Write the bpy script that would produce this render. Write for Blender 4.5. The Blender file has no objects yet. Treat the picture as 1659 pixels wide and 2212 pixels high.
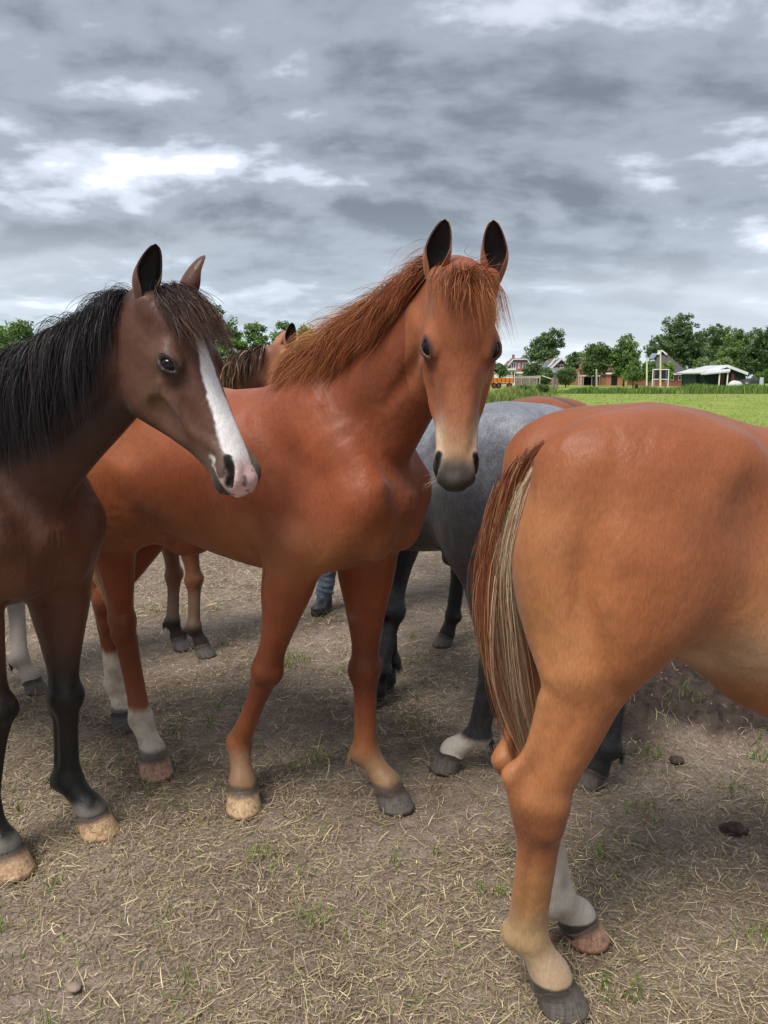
import bpy, bmesh, math, random
import numpy as np
from mathutils import Vector, Matrix

# ------------------------------------------------------------------ camera, sky, sun, exposure
scene = bpy.context.scene
CAM_Z = 1.58; PITCH = 9.898
cam = bpy.data.cameras.new('camera'); camo = bpy.data.objects.new('camera', cam); scene.collection.objects.link(camo)
camo.location = (0, 0, CAM_Z); camo.rotation_euler = (math.radians(90-PITCH), 0, 0)
cam.sensor_fit = 'VERTICAL'; cam.sensor_height = 24; cam.lens = 24*1662/2212; cam.clip_start = .05; cam.clip_end = 6000
scene.camera = camo
scene.view_settings.view_transform = 'Standard'; scene.view_settings.look = 'None'
scene.view_settings.exposure = 1.8; scene.view_settings.gamma = 1; scene.view_settings.use_curve_mapping = False
SUN_EL, SUN_AZ = math.radians(58), math.radians(-35)      # azimuth from +Y towards +X (behind the cloud, up to the left)
sun = bpy.data.lights.new('sun', 'SUN'); sun.energy = 1.25; sun.angle = math.radians(24); sun.color = (1, .96, .9)
suno = bpy.data.objects.new('sun', sun); scene.collection.objects.link(suno); suno.location = (-5, -8, 20)
sd = Vector((math.sin(SUN_AZ)*math.cos(SUN_EL), -math.cos(SUN_AZ)*math.cos(SUN_EL), math.sin(SUN_EL)))   # towards the sun, behind the viewer's left shoulder
suno.rotation_euler = sd.to_track_quat('Z', 'Y').to_euler()

world = bpy.data.worlds.new('World'); world.cycles.sampling_method = 'MANUAL'; world.cycles.sample_map_resolution = 512; scene.world = world; world.use_nodes = True
def build_sky():
    nt = world.node_tree; N = nt.nodes; Lk = nt.links
    for n in list(N): N.remove(n)
    def nd(t, **kw):
        n = N.new(t)
        for k, v in kw.items(): setattr(n, k, v)
        return n
    def math_(op, a, b=None, c=None, clamp=False):
        n = nd('ShaderNodeMath', operation=op, use_clamp=clamp)
        for i, v in enumerate((a, b, c)):
            if v is None: continue
            if hasattr(v, 'links') or hasattr(v, 'is_linked'): Lk.new(v, n.inputs[i])
            else: n.inputs[i].default_value = v
        return n.outputs[0]
    tc = nd('ShaderNodeTexCoord'); sx = nd('ShaderNodeSeparateXYZ'); Lk.new(tc.outputs['Generated'], sx.inputs[0])
    z = math_('MAXIMUM', sx.outputs[2], 0.0)
    den = math_('ADD', z, .27)
    px = math_('DIVIDE', sx.outputs[0], den); py = math_('DIVIDE', sx.outputs[1], den)
    cb = nd('ShaderNodeCombineXYZ'); Lk.new(px, cb.inputs[0]); Lk.new(py, cb.inputs[1]); cb.inputs[2].default_value = 3.7
    def noise(scale, detail, rough, off, dist=0.0, sxy=(1, 1, 1)):
        mp = nd('ShaderNodeMapping'); mp.inputs['Location'].default_value = off; mp.inputs['Scale'].default_value = sxy; Lk.new(cb.outputs[0], mp.inputs[0])
        n = nd('ShaderNodeTexNoise'); n.inputs['Scale'].default_value = scale; n.inputs['Detail'].default_value = detail; n.inputs['Roughness'].default_value = rough
        n.inputs['Distortion'].default_value = dist; Lk.new(mp.outputs[0], n.inputs['Vector']); return n.outputs[0]
    SC = (.85, 1, 1)
    big = noise(.66, 3, .45, SKY_OFF, .3, SC); mid = noise(1.45, 8, .54, SKY_OFF2, .15, SC); mid2 = noise(1.45, 5, .5, (SKY_OFF2[0]-.04, SKY_OFF2[1]+.09, SKY_OFF2[2]), .15, SC)
    v = math_('ADD', math_('MULTIPLY', big, .60), math_('MULTIPLY', mid, .42))
    rel = math_('MULTIPLY', math_('SUBTRACT', mid, mid2), -.75)          # lit and shaded flanks of the billows
    v = math_('SUBTRACT', v, rel)
    cr = nd('ShaderNodeValToRGB'); cr.color_ramp.interpolation = 'EASE'; Lk.new(v, cr.inputs[0])
    e = cr.color_ramp.elements
    e[0].position = .31; e[0].color = (.74, .765, .84, 1); e[1].position = .63; e[1].color = (.095, .107, .126, 1)
    for p, c in ((.385, (.60, .63, .71, 1)), (.44, (.365, .39, .445, 1)), (.51, (.190, .210, .240, 1))):
        q = e.new(p); q.color = c
    # pale streaky air towards the horizon
    hz = nd('ShaderNodeMapRange', interpolation_type='SMOOTHSTEP'); Lk.new(sx.outputs[2], hz.inputs[0]); hz.inputs[1].default_value = .0; hz.inputs[2].default_value = .22; hz.inputs[3].default_value = 1; hz.inputs[4].default_value = 0
    st = noise(1.0, 5, .5, (3.1, .4, 0), .4, (.22, 1.1, 1))
    sr = nd('ShaderNodeValToRGB'); Lk.new(st, sr.inputs[0]); sr.color_ramp.elements[0].position = .38; sr.color_ramp.elements[0].color = (.52, .56, .615, 1); sr.color_ramp.elements[1].position = .62; sr.color_ramp.elements[1].color = (.27, .325, .37, 1)
    mx = nd('ShaderNodeMix', data_type='RGBA'); Lk.new(math_('MULTIPLY', hz.outputs[0], .8), mx.inputs['Factor']); Lk.new(cr.outputs[0], mx.inputs['A']); Lk.new(sr.outputs[0], mx.inputs['B'])
    sky = nd('ShaderNodeTexSky', sky_type='NISHITA', sun_disc=False); sky.sun_elevation = SUN_EL; sky.sun_rotation = math.pi-SUN_AZ
    bs = nd('ShaderNodeBackground'); Lk.new(sky.outputs[0], bs.inputs[0]); bs.inputs[1].default_value = .06
    bc = nd('ShaderNodeBackground'); Lk.new(mx.outputs['Result'], bc.inputs[0]); bc.inputs[1].default_value = SKY_GAIN
    ms = nd('ShaderNodeMixShader'); ms.inputs[0].default_value = .93; Lk.new(bs.outputs[0], ms.inputs[1]); Lk.new(bc.outputs[0], ms.inputs[2])
    out = nd('ShaderNodeOutputWorld'); Lk.new(ms.outputs[0], out.inputs[0])
SKY_OFF = (18.2, 5.5, 3); SKY_OFF2 = (13.3, 1.1, 4); SKY_GAIN = .62
build_sky()

# ------------------------------------------------------------------ helpers
R_ = random.Random(7)
rng = np.random.default_rng(11)
COL = scene.collection
_c, _s = math.cos(math.radians(PITCH)), math.sin(math.radians(PITCH))
def at(px, py, Y):
    """world point at distance Y ahead on the sight line through a point of the 1659 x 2212 view"""
    u = (px-829.5)/1662; v = -(py-1106)/1662
    r = (u, _c+v*_s, -_s+v*_c); t = Y/r[1]
    return np.array((r[0]*t, Y, CAM_Z+r[2]*t))
def lin(r, g, b):
    f = lambda c: (c/255/12.92) if c <= 10 else ((c/255+.055)/1.055)**2.4
    return np.array((f(r), f(g), f(b)))
def tag(o, label=None, cat=None, group=None, kind=None):
    if label: o['label'] = label
    if cat: o['category'] = cat
    if group: o['group'] = group
    if kind: o['kind'] = kind
    return o
def empty(name, loc, label, cat, group=None):
    o = bpy.data.objects.new(name, None); COL.objects.link(o); o.location = loc; o.empty_display_size = .2
    return tag(o, label, cat, group)
def link_mesh(name, me, mat, parent=None):
    o = bpy.data.objects.new(name, me); COL.objects.link(o)
    if mat is not None and len(me.materials) == 0: me.materials.append(mat)
    if parent is not None: o.parent = parent
    return o
def np_mesh(name, co, faces, mat, parent=None, smooth=True, col=None, attr='coat', org=None):
    """mesh from numpy arrays (quads or tris), world coordinates; child vertices are stored relative to the parent's location"""
    co = np.asarray(co, np.float32).reshape(-1, 3)
    if parent is not None and org is None:
        q = parent; org = np.zeros(3)
        while q is not None: org = org+np.array(q.location); q = q.parent
    if org is not None: co = co-np.asarray(org, np.float32)
    faces = np.asarray(faces, np.int32); n, k = faces.shape
    me = bpy.data.meshes.new(name)
    me.vertices.add(len(co)); me.vertices.foreach_set('co', co.ravel())
    me.loops.add(n*k); me.loops.foreach_set('vertex_index', faces.ravel())
    me.polygons.add(n); me.polygons.foreach_set('loop_start', np.arange(0, n*k, k, dtype=np.int32)); me.polygons.foreach_set('loop_total', np.full(n, k, np.int32))
    if smooth: me.polygons.foreach_set('use_smooth', np.ones(n, bool))
    me.update(calc_edges=True)
    if col is not None:
        a = me.color_attributes.new(attr, 'FLOAT_COLOR', 'POINT'); c = np.ones((len(co), 4), np.float32); c[:, :3] = col; a.data.foreach_set('color', c.ravel())
    return link_mesh(name, me, mat, parent)
class MB:
    """collects boxes, prisms, bars into one mesh"""
    def __init__(s): s.v = []; s.f = []
    def add(s, vs, fs):
        k = len(s.v); s.v += [tuple(map(float, v)) for v in vs]; s.f += [tuple(i+k for i in f) for f in fs]; return s
    def box(s, c, d, rz=0, rx=0, ry=0):
        m = Matrix.Rotation(rz, 3, 'Z')@Matrix.Rotation(ry, 3, 'Y')@Matrix.Rotation(rx, 3, 'X')
        vs = [Vector(c)+m@Vector((sx*d[0]/2, sy*d[1]/2, sz*d[2]/2)) for sx in (-1, 1) for sy in (-1, 1) for sz in (-1, 1)]
        return s.add(vs, [(0, 1, 3, 2), (4, 6, 7, 5), (0, 4, 5, 1), (2, 3, 7, 6), (0, 2, 6, 4), (1, 5, 7, 3)])
    def bar(s, a, b, w, t=None, n=6, w2=None):
        a = Vector(a); b = Vector(b); d = (b-a).normalized(); up = Vector((0, 0, 1)) if abs(d.z) < .95 else Vector((0, 1, 0))
        x = d.cross(up).normalized(); y = d.cross(x).normalized(); t = w if t is None else t; w2 = 1 if w2 is None else w2
        vs = []
        for p, k in ((a, 1), (b, w2)):
            for i in range(n):
                an = 2*math.pi*(i+.5)/n; vs.append(p+x*math.cos(an)*w*k+y*math.sin(an)*t*k)
        return s.add(vs, [(i, (i+1) % n, n+(i+1) % n, n+i) for i in range(n)]+[tuple(range(n-1, -1, -1)), tuple(range(n, 2*n))])
    def prism(s, prof, y0, y1):
        """profile in the XZ plane extruded along Y"""
        n = len(prof); vs = [(x, y0, z) for x, z in prof]+[(x, y1, z) for x, z in prof]
        return s.add(vs, [tuple(range(n)), tuple(range(2*n-1, n-1, -1))]+[(i, n+i, n+(i+1) % n, (i+1) % n) for i in range(n)])
    def build(s, name, mat, parent=None, smooth=False, bevel=0):
        me = bpy.data.meshes.new(name); o = np.zeros(3)
        q = parent
        while q is not None: o = o+np.array(q.location); q = q.parent
        me.from_pydata([(v[0]-o[0], v[1]-o[1], v[2]-o[2]) for v in s.v], [], s.f)
        bm = bmesh.new(); bm.from_mesh(me); bmesh.ops.recalc_face_normals(bm, faces=bm.faces)
        if bevel: bmesh.ops.bevel(bm, geom=bm.edges[:], offset=bevel, segments=1, affect='EDGES')
        bm.to_mesh(me); bm.free()
        if smooth: me.shade_smooth()
        return link_mesh(name, me, mat, parent)
# ------------------------------------------------------------------ materials
def new_mat(name):
    m = bpy.data.materials.new(name); m.use_nodes = True; nt = m.node_tree; b = nt.nodes['Principled BSDF']; return m, nt, b
def ramp(nt, src, stops):
    r = nt.nodes.new('ShaderNodeValToRGB'); nt.links.new(src, r.inputs[0]); e = r.color_ramp.elements
    e[0].position, e[0].color = stops[0][0], (*stops[0][1], 1); e[1].position, e[1].color = stops[-1][0], (*stops[-1][1], 1)
    for p, c in stops[1:-1]:
        q = e.new(p); q.color = (*c, 1)
    return r.outputs[0]
def tex_noise(nt, scale, detail=4, rough=.55, vec=None, dist=0):
    n = nt.nodes.new('ShaderNodeTexNoise'); n.inputs['Scale'].default_value = scale; n.inputs['Detail'].default_value = detail; n.inputs['Roughness'].default_value = rough; n.inputs['Distortion'].default_value = dist
    if vec is not None: nt.links.new(vec, n.inputs['Vector'])
    return n.outputs[0]
def coords(nt, scale=(1, 1, 1), rot=(0, 0, 0), kind='Object'):
    t = nt.nodes.new('ShaderNodeTexCoord'); m = nt.nodes.new('ShaderNodeMapping'); m.inputs['Scale'].default_value = scale; m.inputs['Rotation'].default_value = rot
    nt.links.new(t.outputs[kind], m.inputs[0]); return m.outputs[0]
def mixc(nt, f, a, b, mode='MIX'):
    m = nt.nodes.new('ShaderNodeMix'); m.data_type = 'RGBA'; m.blend_type = mode
    for s, v in (('Factor', f), ('A', a), ('B', b)):
        i = [x for x in m.inputs if x.name == s and (x.type == 'RGBA' or s == 'Factor' and x.type == 'VALUE')][0]
        if isinstance(v, (int, float)): i.default_value = v
        elif isinstance(v, (tuple, list, np.ndarray)): i.default_value = (*[float(q) for q in v], 1)
        else: nt.links.new(v, i)
    return [o for o in m.outputs if o.type == 'RGBA'][0]
def bump(nt, b, h, strength, dist=.01):
    n = nt.nodes.new('ShaderNodeBump'); n.inputs['Strength'].default_value = strength; n.inputs['Distance'].default_value = dist; nt.links.new(h, n.inputs['Height']); nt.links.new(n.outputs[0], b.inputs['Normal']); return n
def attr_col(nt, name='coat'):
    a = nt.nodes.new('ShaderNodeAttribute'); a.attribute_name = name; return a.outputs['Color']
def plain(name, col, rough=.7, spec=.3, var=.25, scale=3., bmp=0, metal=0):
    m, nt, b = new_mat(name); v = coords(nt); n = tex_noise(nt, scale, 5, .6, v)
    c = np.array(col, float)
    nt.links.new(ramp(nt, n, [(.3, tuple(c*(1-var))), (.7, tuple(np.minimum(c*(1+var), .95)))]), b.inputs['Base Color'])
    b.inputs['Roughness'].default_value = rough; b.inputs['Specular IOR Level'].default_value = spec; b.inputs['Metallic'].default_value = metal
    if bmp: bump(nt, b, tex_noise(nt, scale*8, 4, .6, v), bmp, .01)
    return m
MATS = {}
def mat(name, *a, **k):
    if name not in MATS: MATS[name] = plain(name, *a, **k)
    return MATS[name]
def leaf_mat(name, trans=.35, rough=.55):
    if name in MATS: return MATS[name]
    m, nt, b = new_mat(name); c = attr_col(nt, 'tint'); nt.links.new(c, b.inputs['Base Color']); b.inputs['Roughness'].default_value = rough; b.inputs['Specular IOR Level'].default_value = .25
    t = nt.nodes.new('ShaderNodeBsdfTranslucent'); g = mixc(nt, 1., c, (1.0, 1.25, .5), 'MULTIPLY'); nt.links.new(g, t.inputs[0])
    mx = nt.nodes.new('ShaderNodeMixShader'); mx.inputs[0].default_value = trans; nt.links.new(b.outputs[0], mx.inputs[1]); nt.links.new(t.outputs[0], mx.inputs[2])
    nt.links.new(mx.outputs[0], nt.nodes['Material Output'].inputs[0]); MATS[name] = m; return m
def hair_mat(name, rough=.42):
    if name in MATS: return MATS[name]
    m, nt, b = new_mat(name); c = attr_col(nt, 'tint'); nt.links.new(c, b.inputs['Base Color']); b.inputs['Roughness'].default_value = rough; b.inputs['Specular IOR Level'].default_value = .28
    t = nt.nodes.new('ShaderNodeBsdfTranslucent'); nt.links.new(c, t.inputs[0]); mx = nt.nodes.new('ShaderNodeMixShader'); mx.inputs[0].default_value = .2
    nt.links.new(b.outputs[0], mx.inputs[1]); nt.links.new(t.outputs[0], mx.inputs[2]); nt.links.new(mx.outputs[0], nt.nodes['Material Output'].inputs[0]); MATS[name] = m; return m
def vnoise(p, scale, seed=0):
    """smooth value noise in numpy, about 0..1"""
    q = np.asarray(p, float)*scale+seed*17.31; i = np.floor(q).astype(np.int64); f = q-i; f = f*f*(3-2*f); out = 0
    for dx in (0, 1):
        for dy in (0, 1):
            for dz in (0, 1):
                h = (i[:, 0]+dx)*374761393+(i[:, 1]+dy)*668265263+(i[:, 2]+dz)*2147483647+seed*974711
                h = (h^(h >> 13))*1274126177; h = (h^(h >> 16))&0xffff
                w = (f[:, 0] if dx else 1-f[:, 0])*(f[:, 1] if dy else 1-f[:, 1])*(f[:, 2] if dz else 1-f[:, 2])
                out = out+w*h/65535.
    return out
def fbm(p, scale, seed=0, oct=3):
    o = 0; a = .5; t = 0
    for k in range(oct): o = o+a*vnoise(p, scale*2**k, seed+k); t += a; a *= .5
    return o/t
def ribbons(C, W, up, tint):
    """strips along centre lines C (n,m,3), half widths W (n,m), broad side across 'up' (n,3); returns co, quads, colours"""
    n, m = C.shape[:2]; tg = np.gradient(C, axis=1); tg /= np.maximum(np.linalg.norm(tg, axis=2, keepdims=True), 1e-9)
    sd = np.cross(tg, up[:, None, :]); sd /= np.maximum(np.linalg.norm(sd, axis=2, keepdims=True), 1e-9)
    co = np.stack([C-sd*W[..., None], C+sd*W[..., None]], 2).reshape(-1, 3)
    b = (np.arange(n)[:, None]*m+np.arange(m-1)[None])*2; b = b.reshape(-1)
    fa = np.stack([b, b+1, b+3, b+2], 1); col = np.repeat(tint.reshape(-1, 3), 2, 0)
    return co, fa, col
# ------------------------------------------------------------------ implicit surface modelling
def nrm(v):
    v = np.asarray(v, float); return v/max(1e-9, np.linalg.norm(v))
def V3(*a): return np.array(a, float)
def catmull(P, n):
    P = np.asarray(P, float); out = []
    m = len(P)
    for i in range(m-1):
        p0 = P[max(i-1, 0)]; p1 = P[i]; p2 = P[i+1]; p3 = P[min(i+2, m-1)]
        for k in range(n):
            t = k/n
            out.append(.5*((2*p1)+(-p0+p2)*t+(2*p0-5*p1+4*p2-p3)*t*t+(-p0+3*p1-3*p2+p3)*t**3))
    out.append(P[-1]); return np.array(out)
class Sdf:
    def __init__(s): s.pr = []
    def add(s, fn, lo, hi, k=.03, op=0):
        s.pr.append((fn if isinstance(fn, list) else [fn], np.asarray(lo, float)-k-.02, np.asarray(hi, float)+k+.02, k, op))
    def ell(s, c, r, ax=None, k=.03, op=0):
        # c centre, r three radii, ax three axes (rows)
        c = np.asarray(c, float); r = np.asarray(r, float)
        A = np.eye(3) if ax is None else np.array([nrm(a) for a in ax])
        M = (A/r[:, None]).astype(np.float32); M2 = (A/(r*r)[:, None]).astype(np.float32)
        cf = c.astype(np.float32)
        def fn(p):
            q = p-cf; k0 = np.sqrt(((q@M.T)**2).sum(1)); k1 = np.sqrt(((q@M2.T)**2).sum(1))
            return k0*(k0-1)/np.maximum(k1, 1e-6)
        e = np.sqrt(((A*r[:, None])**2).sum(0))
        s.add(fn, c-e, c+e, k, op)
    def tube(s, P, ra, rb, up, k=.03, op=0, sub=4):
        # swept ellipse: ra along up, rb sideways
        P = np.asarray(P, float); n = len(P)
        ra = np.broadcast_to(np.asarray(ra, float), (n,)); rb = np.broadcast_to(np.asarray(rb, float), (n,))
        up = np.broadcast_to(np.asarray(up, float), (n, 3))
        D = catmull(np.concatenate([P, ra[:, None], rb[:, None], up], 1), sub) if sub > 1 else np.concatenate([P, ra[:, None], rb[:, None], up], 1)
        segs = []
        for i in range(len(D)-1):
            a, b = D[i], D[i+1]; ax = b[:3]-a[:3]; L = np.linalg.norm(ax)
            if L < 1e-6: continue
            ax = ax/L; u = a[5:8]+b[5:8]; u = nrm(u-ax*(u@ax)); sd = np.cross(ax, u)
            segs.append([x.astype(np.float32) if isinstance(x, np.ndarray) else np.float32(x) for x in (a[:3], ax, L, u, sd, a[3], b[3], a[4], b[4])])
        def mk(a, ax, L, u, sd, r0, r1, q0, q1):
            def fn(p):
                q = p-a; l = q@ax; t = np.clip(l/L, 0, 1); e = l-t*L
                R = r0+(r1-r0)*t; Q = q0+(q1-q0)*t; m = np.minimum(R, Q)
                x = (q@u)/R; y = (q@sd)/Q; z = e/m
                k0 = np.sqrt(x*x+y*y+z*z); k1 = np.sqrt((x/R)**2+(y/Q)**2+(z/m)**2)
                return k0*(k0-1)/np.maximum(k1, 1e-5)
            return fn
        fn = [mk(*g) for g in segs]
        R = np.maximum(D[:, 3], D[:, 4])[:, None]
        s.add(fn, (D[:, :3]-R).min(0), (D[:, :3]+R).max(0), k, op)
    def loft(s, st, O, X, Y, Z, k=.03, p=2.2, op=0):
        # stations (x, ztop, zbot, halfwidth, egg) along X, width along Y, height along Z
        st = np.array(st, float); xs = np.linspace(st[0, 0], st[-1, 0], 160)
        def smooth_interp(col):
            v = np.interp(xs, st[:, 0], st[:, col])
            kk = np.array([1, 2, 3, 2, 1.])/9; vv = np.convolve(np.pad(v, 2, 'edge'), kk, 'valid')
            return np.convolve(np.pad(vv, 2, 'edge'), kk, 'valid')
        zt, zb, hw, eg = [smooth_interp(i) for i in (1, 2, 3, 4)]
        O = np.asarray(O, float); B = np.array([X, Y, Z], float).astype(np.float32); Of = O.astype(np.float32)
        x0, x1 = xs[0], xs[-1]
        def fn(pt):
            q = (pt-Of)@B.T
            x = np.clip(q[:, 0], x0, x1); ex = q[:, 0]-x
            T = np.interp(x, xs, zt); Bo = np.interp(x, xs, zb); W = np.interp(x, xs, hw); E = np.interp(x, xs, eg)
            H = np.maximum((T-Bo)/2, .004); C = (T+Bo)/2
            z = (q[:, 2]-C)/H
            W = np.maximum(W*(1-E*np.clip(z, -1.3, 1.3)), .004)
            y = np.abs(q[:, 1])/W; z = np.abs(z)
            Fv = np.maximum((y**p+z**p)**(1/p), 1e-4)
            g = np.sqrt(((y/Fv)**(p-1)/W)**2+((z/Fv)**(p-1)/H)**2)
            d = (Fv-1)/np.maximum(g, 1e-4)
            d = np.maximum(d, -np.minimum(W, H))
            return np.where(ex == 0, d, np.sqrt(np.maximum(d, 0)**2+ex*ex)).astype(np.float32)
        hh = max(abs(zt).max(), abs(zb).max()); 
        cor = np.array([O+a*B[0]+b*B[1]+c*B[2] for a in (x0, x1) for b in (-hw.max()*1.4, hw.max()*1.4) for c in (zb.min(), zt.max())])
        s.add(fn, cor.min(0), cor.max(0), k, op)
    def comb(s, o, v, k, op):
        if op: v = -v
        h = np.maximum(k-np.abs(o-v), 0)/k
        return np.maximum(o, v)+h*h*k*.25 if op else np.minimum(o, v)-h*h*k*.25
    def __call__(s, p):
        p = np.asarray(p, np.float32); d = np.full(len(p), .6, np.float32)
        for fns, lo, hi, k, op in s.pr:
            idx = np.nonzero(((p > lo)&(p < hi)).all(1))[0]
            if len(idx) == 0: continue
            q = p[idx]; v = fns[0](q).astype(np.float32)
            for f in fns[1:]: v = np.minimum(v, f(q))
            d[idx] = s.comb(d[idx], v, k, op)
        return d
    def level(s, P, rel, rad, need):
        # P (blocks, m, 3) points grouped by parent block; rel[i][j] = parent blocks in which piece j of shape i matters
        nb, m = P.shape[:2]; d = np.full((nb, m), .6, np.float32); out = []
        for (fns, lo, hi, k, op), rl in zip(s.pr, rel):
            v = None; ro = []
            for f, ids in zip(fns, rl):
                if len(ids) == 0: ro.append(ids); continue
                if v is None: v = np.full((nb, m), 9., np.float32); used = np.zeros(nb, bool)
                w = f(P[ids].reshape(-1, 3)).astype(np.float32).reshape(-1, m)
                v[ids] = np.minimum(v[ids], w); used[ids] = True
                if need:
                    r, c = np.nonzero(w < rad*1.6+k+.03); ro.append(ids[r]*m+c)
            if v is not None:
                u = np.nonzero(used)[0]; d[u] = s.comb(d[u], v[u], k, op)
            out.append(ro)
        return d, out
    def grad(s, p, e=.004):
        g = np.stack([s(p+np.array(v)*e)-s(p-np.array(v)*e) for v in ((1, 0, 0), (0, 1, 0), (0, 0, 1))], 1)
        return g/np.maximum(np.linalg.norm(g, axis=1), 1e-6)[:, None]
    def mesh(s, h, lo=None, hi=None):
        if lo is None:
            lo = np.min([q[1] for q in s.pr if q[4] == 0], 0); hi = np.max([q[2] for q in s.pr if q[4] == 0], 0)
        lo = np.asarray(lo, float)-.02; hi = np.asarray(hi, float)+.02
        B = 4; nc = np.ceil((hi-lo)/(h*B*B)).astype(int)+1
        off = np.stack(np.meshgrid(*[np.arange(B)]*3, indexing='ij'), -1).reshape(-1, 3)
        g0 = np.stack(np.meshgrid(*[np.arange(n) for n in nc], indexing='ij'), -1).reshape(-1, 3)
        c0 = lo+(g0*B*B+(B*B-1)/2)*h; R0 = h*B*B*.87
        rel = [[np.nonzero(((c0 > l-R0)&(c0 < u+R0)).all(1))[0] for _ in f] for f, l, u, k, op in s.pr]
        d0, rel = s.level(c0[:, None].astype(np.float32), rel, R0, True); d0 = d0[:, 0]
        def sub(gp, act, rel, n):
            # children of the active parents
            new = np.full(n, -1); ia = np.nonzero(act)[0]; new[ia] = np.arange(len(ia))
            rel = [[new[r][new[r] >= 0] for r in rl] for rl in rel]
            return (gp[ia][:, None, :]*B+off[None]), rel
        g1, rel = sub(g0, np.abs(d0) < R0*1.5, rel, len(g0))
        P1 = (lo+(g1*B+(B-1)/2)*h).astype(np.float32); R1 = h*B*.87
        d1, rel = s.level(P1, rel, R1, True)
        Vc = np.repeat(np.repeat(np.repeat(d0.reshape(nc), B, 0), B, 1), B, 2)
        q = g1.reshape(-1, 3); Vc[q[:, 0], q[:, 1], q[:, 2]] = d1.ravel()
        Vv = np.repeat(np.repeat(np.repeat(Vc, B, 0), B, 1), B, 2)
        g2, rel = sub(q, np.abs(d1.ravel()) < R1*1.6, rel, len(q))
        d2, _ = s.level((lo+g2*h).astype(np.float32), rel, 0, False)
        q = g2.reshape(-1, 3); Vv[q[:, 0], q[:, 1], q[:, 2]] = d2.ravel()
        Vv = np.pad(Vv, 1, constant_values=.5); lo = lo-h
        S = Vv < 0
        cnt = np.zeros(tuple(np.array(S.shape)-1), np.int8)
        for a in (0, 1):
            for b in (0, 1):
                for c in (0, 1):
                    cnt += S[a:S.shape[0]-1+a, b:S.shape[1]-1+b, c:S.shape[2]-1+c]
        cell = np.argwhere((cnt > 0)&(cnt < 8)); n = len(cell)
        ids = np.full(cnt.shape, -1, np.int32); ids[cell[:, 0], cell[:, 1], cell[:, 2]] = np.arange(n)
        acc = np.zeros((n, 3)); num = np.zeros(n)
        for ax in range(3):
            o = [i for i in range(3) if i != ax]
            for a in (0, 1):
                for b in (0, 1):
                    p0 = cell.copy(); p0[:, o[0]] += a; p0[:, o[1]] += b; p1 = p0.copy(); p1[:, ax] += 1
                    v0 = Vv[p0[:, 0], p0[:, 1], p0[:, 2]]; v1 = Vv[p1[:, 0], p1[:, 1], p1[:, 2]]
                    m = (v0 < 0) != (v1 < 0); t = np.zeros(n); t[m] = v0[m]/(v0[m]-v1[m])
                    q = p0.astype(float); q[:, ax] += t; acc[m] += q[m]; num[m] += 1
        co = lo+h*acc/num[:, None]
        faces = []
        for ax in range(3):
            o = [(ax+1) % 3, (ax+2) % 3]
            sl0 = [slice(None)]*3; sl1 = [slice(None)]*3; sl0[ax] = slice(0, -1); sl1[ax] = slice(1, None)
            e = np.argwhere(S[tuple(sl0)] != S[tuple(sl1)])
            e = e[(e[:, o[0]] > 0)&(e[:, o[1]] > 0)]
            inside = S[e[:, 0], e[:, 1], e[:, 2]]
            q = []
            for a, b in ((1, 1), (0, 1), (0, 0), (1, 0)):
                c = e.copy(); c[:, o[0]] -= a; c[:, o[1]] -= b
                q.append(ids[c[:, 0], c[:, 1], c[:, 2]])
            q = np.stack(q, 1); q[~inside] = q[~inside][:, ::-1]; faces.append(q)
        return co.astype(np.float32), np.concatenate(faces).astype(np.int32)
def relax(co, fa, it=2, lam=.5):
    n = len(co); e = np.concatenate([fa[:, [0, 1]], fa[:, [1, 2]], fa[:, [2, 3]], fa[:, [3, 0]]])
    e = np.concatenate([e, e[:, ::-1]]); deg = np.maximum(np.bincount(e[:, 0], minlength=n), 1)
    for i in range(it*2):
        l = lam if i % 2 == 0 else -lam*1.03
        av = np.stack([np.bincount(e[:, 0], co[e[:, 1], k], n) for k in range(3)], 1)/deg[:, None]
        co = co+l*(av-co)
    return co
def sst(x, a, b):
    t = np.clip((x-a)/(b-a), 0, 1); return t*t*(3-2*t)
# ------------------------------------------------------------------ ground
def grow(a, b, first, k):
    o = []; x = a; d = first
    while x < b: o.append(x); x += d; d *= k
    o.append(b); return o
MUD = (1.62, 3.60)
def ground_mask(x, y):
    """share of grass, share of churned mud, share of bare track"""
    p = np.stack([x, y, x*0], 1)
    n = fbm(p, .35, 3, 4); n2 = fbm(p, 1.4, 9, 3); n3 = fbm(p, 5.5, 12, 3)
    edge = 8.3+2.2*(n-.5)*2+1.2*(n2-.5)-.10*np.clip(x, -20, 20)
    grass = sst(y-edge+4.5*(n3-.5), -.7, .9)
    mud = sst(np.exp(-(((x-MUD[0])/.60)**2+((y-MUD[1])/.60)**2))+.8*(n2-.5), .26, .5)
    mud = np.maximum(mud, sst(np.exp(-(((x-2.9)/.8)**2+((y-4.7)/.6)**2))+.9*(n2-.5), .25, .6))
    trk = np.exp(-((y-(77.5+.02*(x-30)+2*(n2-.5)))/2.2)**2)*sst(x, 14, 24)
    return grass, np.clip(mud, 0, 1), trk*.8*(n2*.6+.6)
def ground_z(x, y):
    p = np.stack([x, y, x*0], 1); near = 1-sst(y, 9, 14)
    z = .020*(fbm(p, 2.6, 1, 3)-.5)+.014*(fbm(p, 11, 2, 2)-.5)+.006*(vnoise(p, 31, 5)-.5)
    g, m, t = ground_mask(x, y)
    r = 1-np.abs(2*fbm(p, 5.5, 21, 3)-1)
    lump = (r**2.2)*.12+.13*(vnoise(p, 9, 14)**2.5)-.07
    z = z*near+m*(lump+.07*vnoise(p, 17, 8)**2+.03*vnoise(p, 30, 18))
    far = sst(y, 14, 60); z = z+far*.10*(vnoise(p, .09, 4)-.5)
    return z-.004
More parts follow.
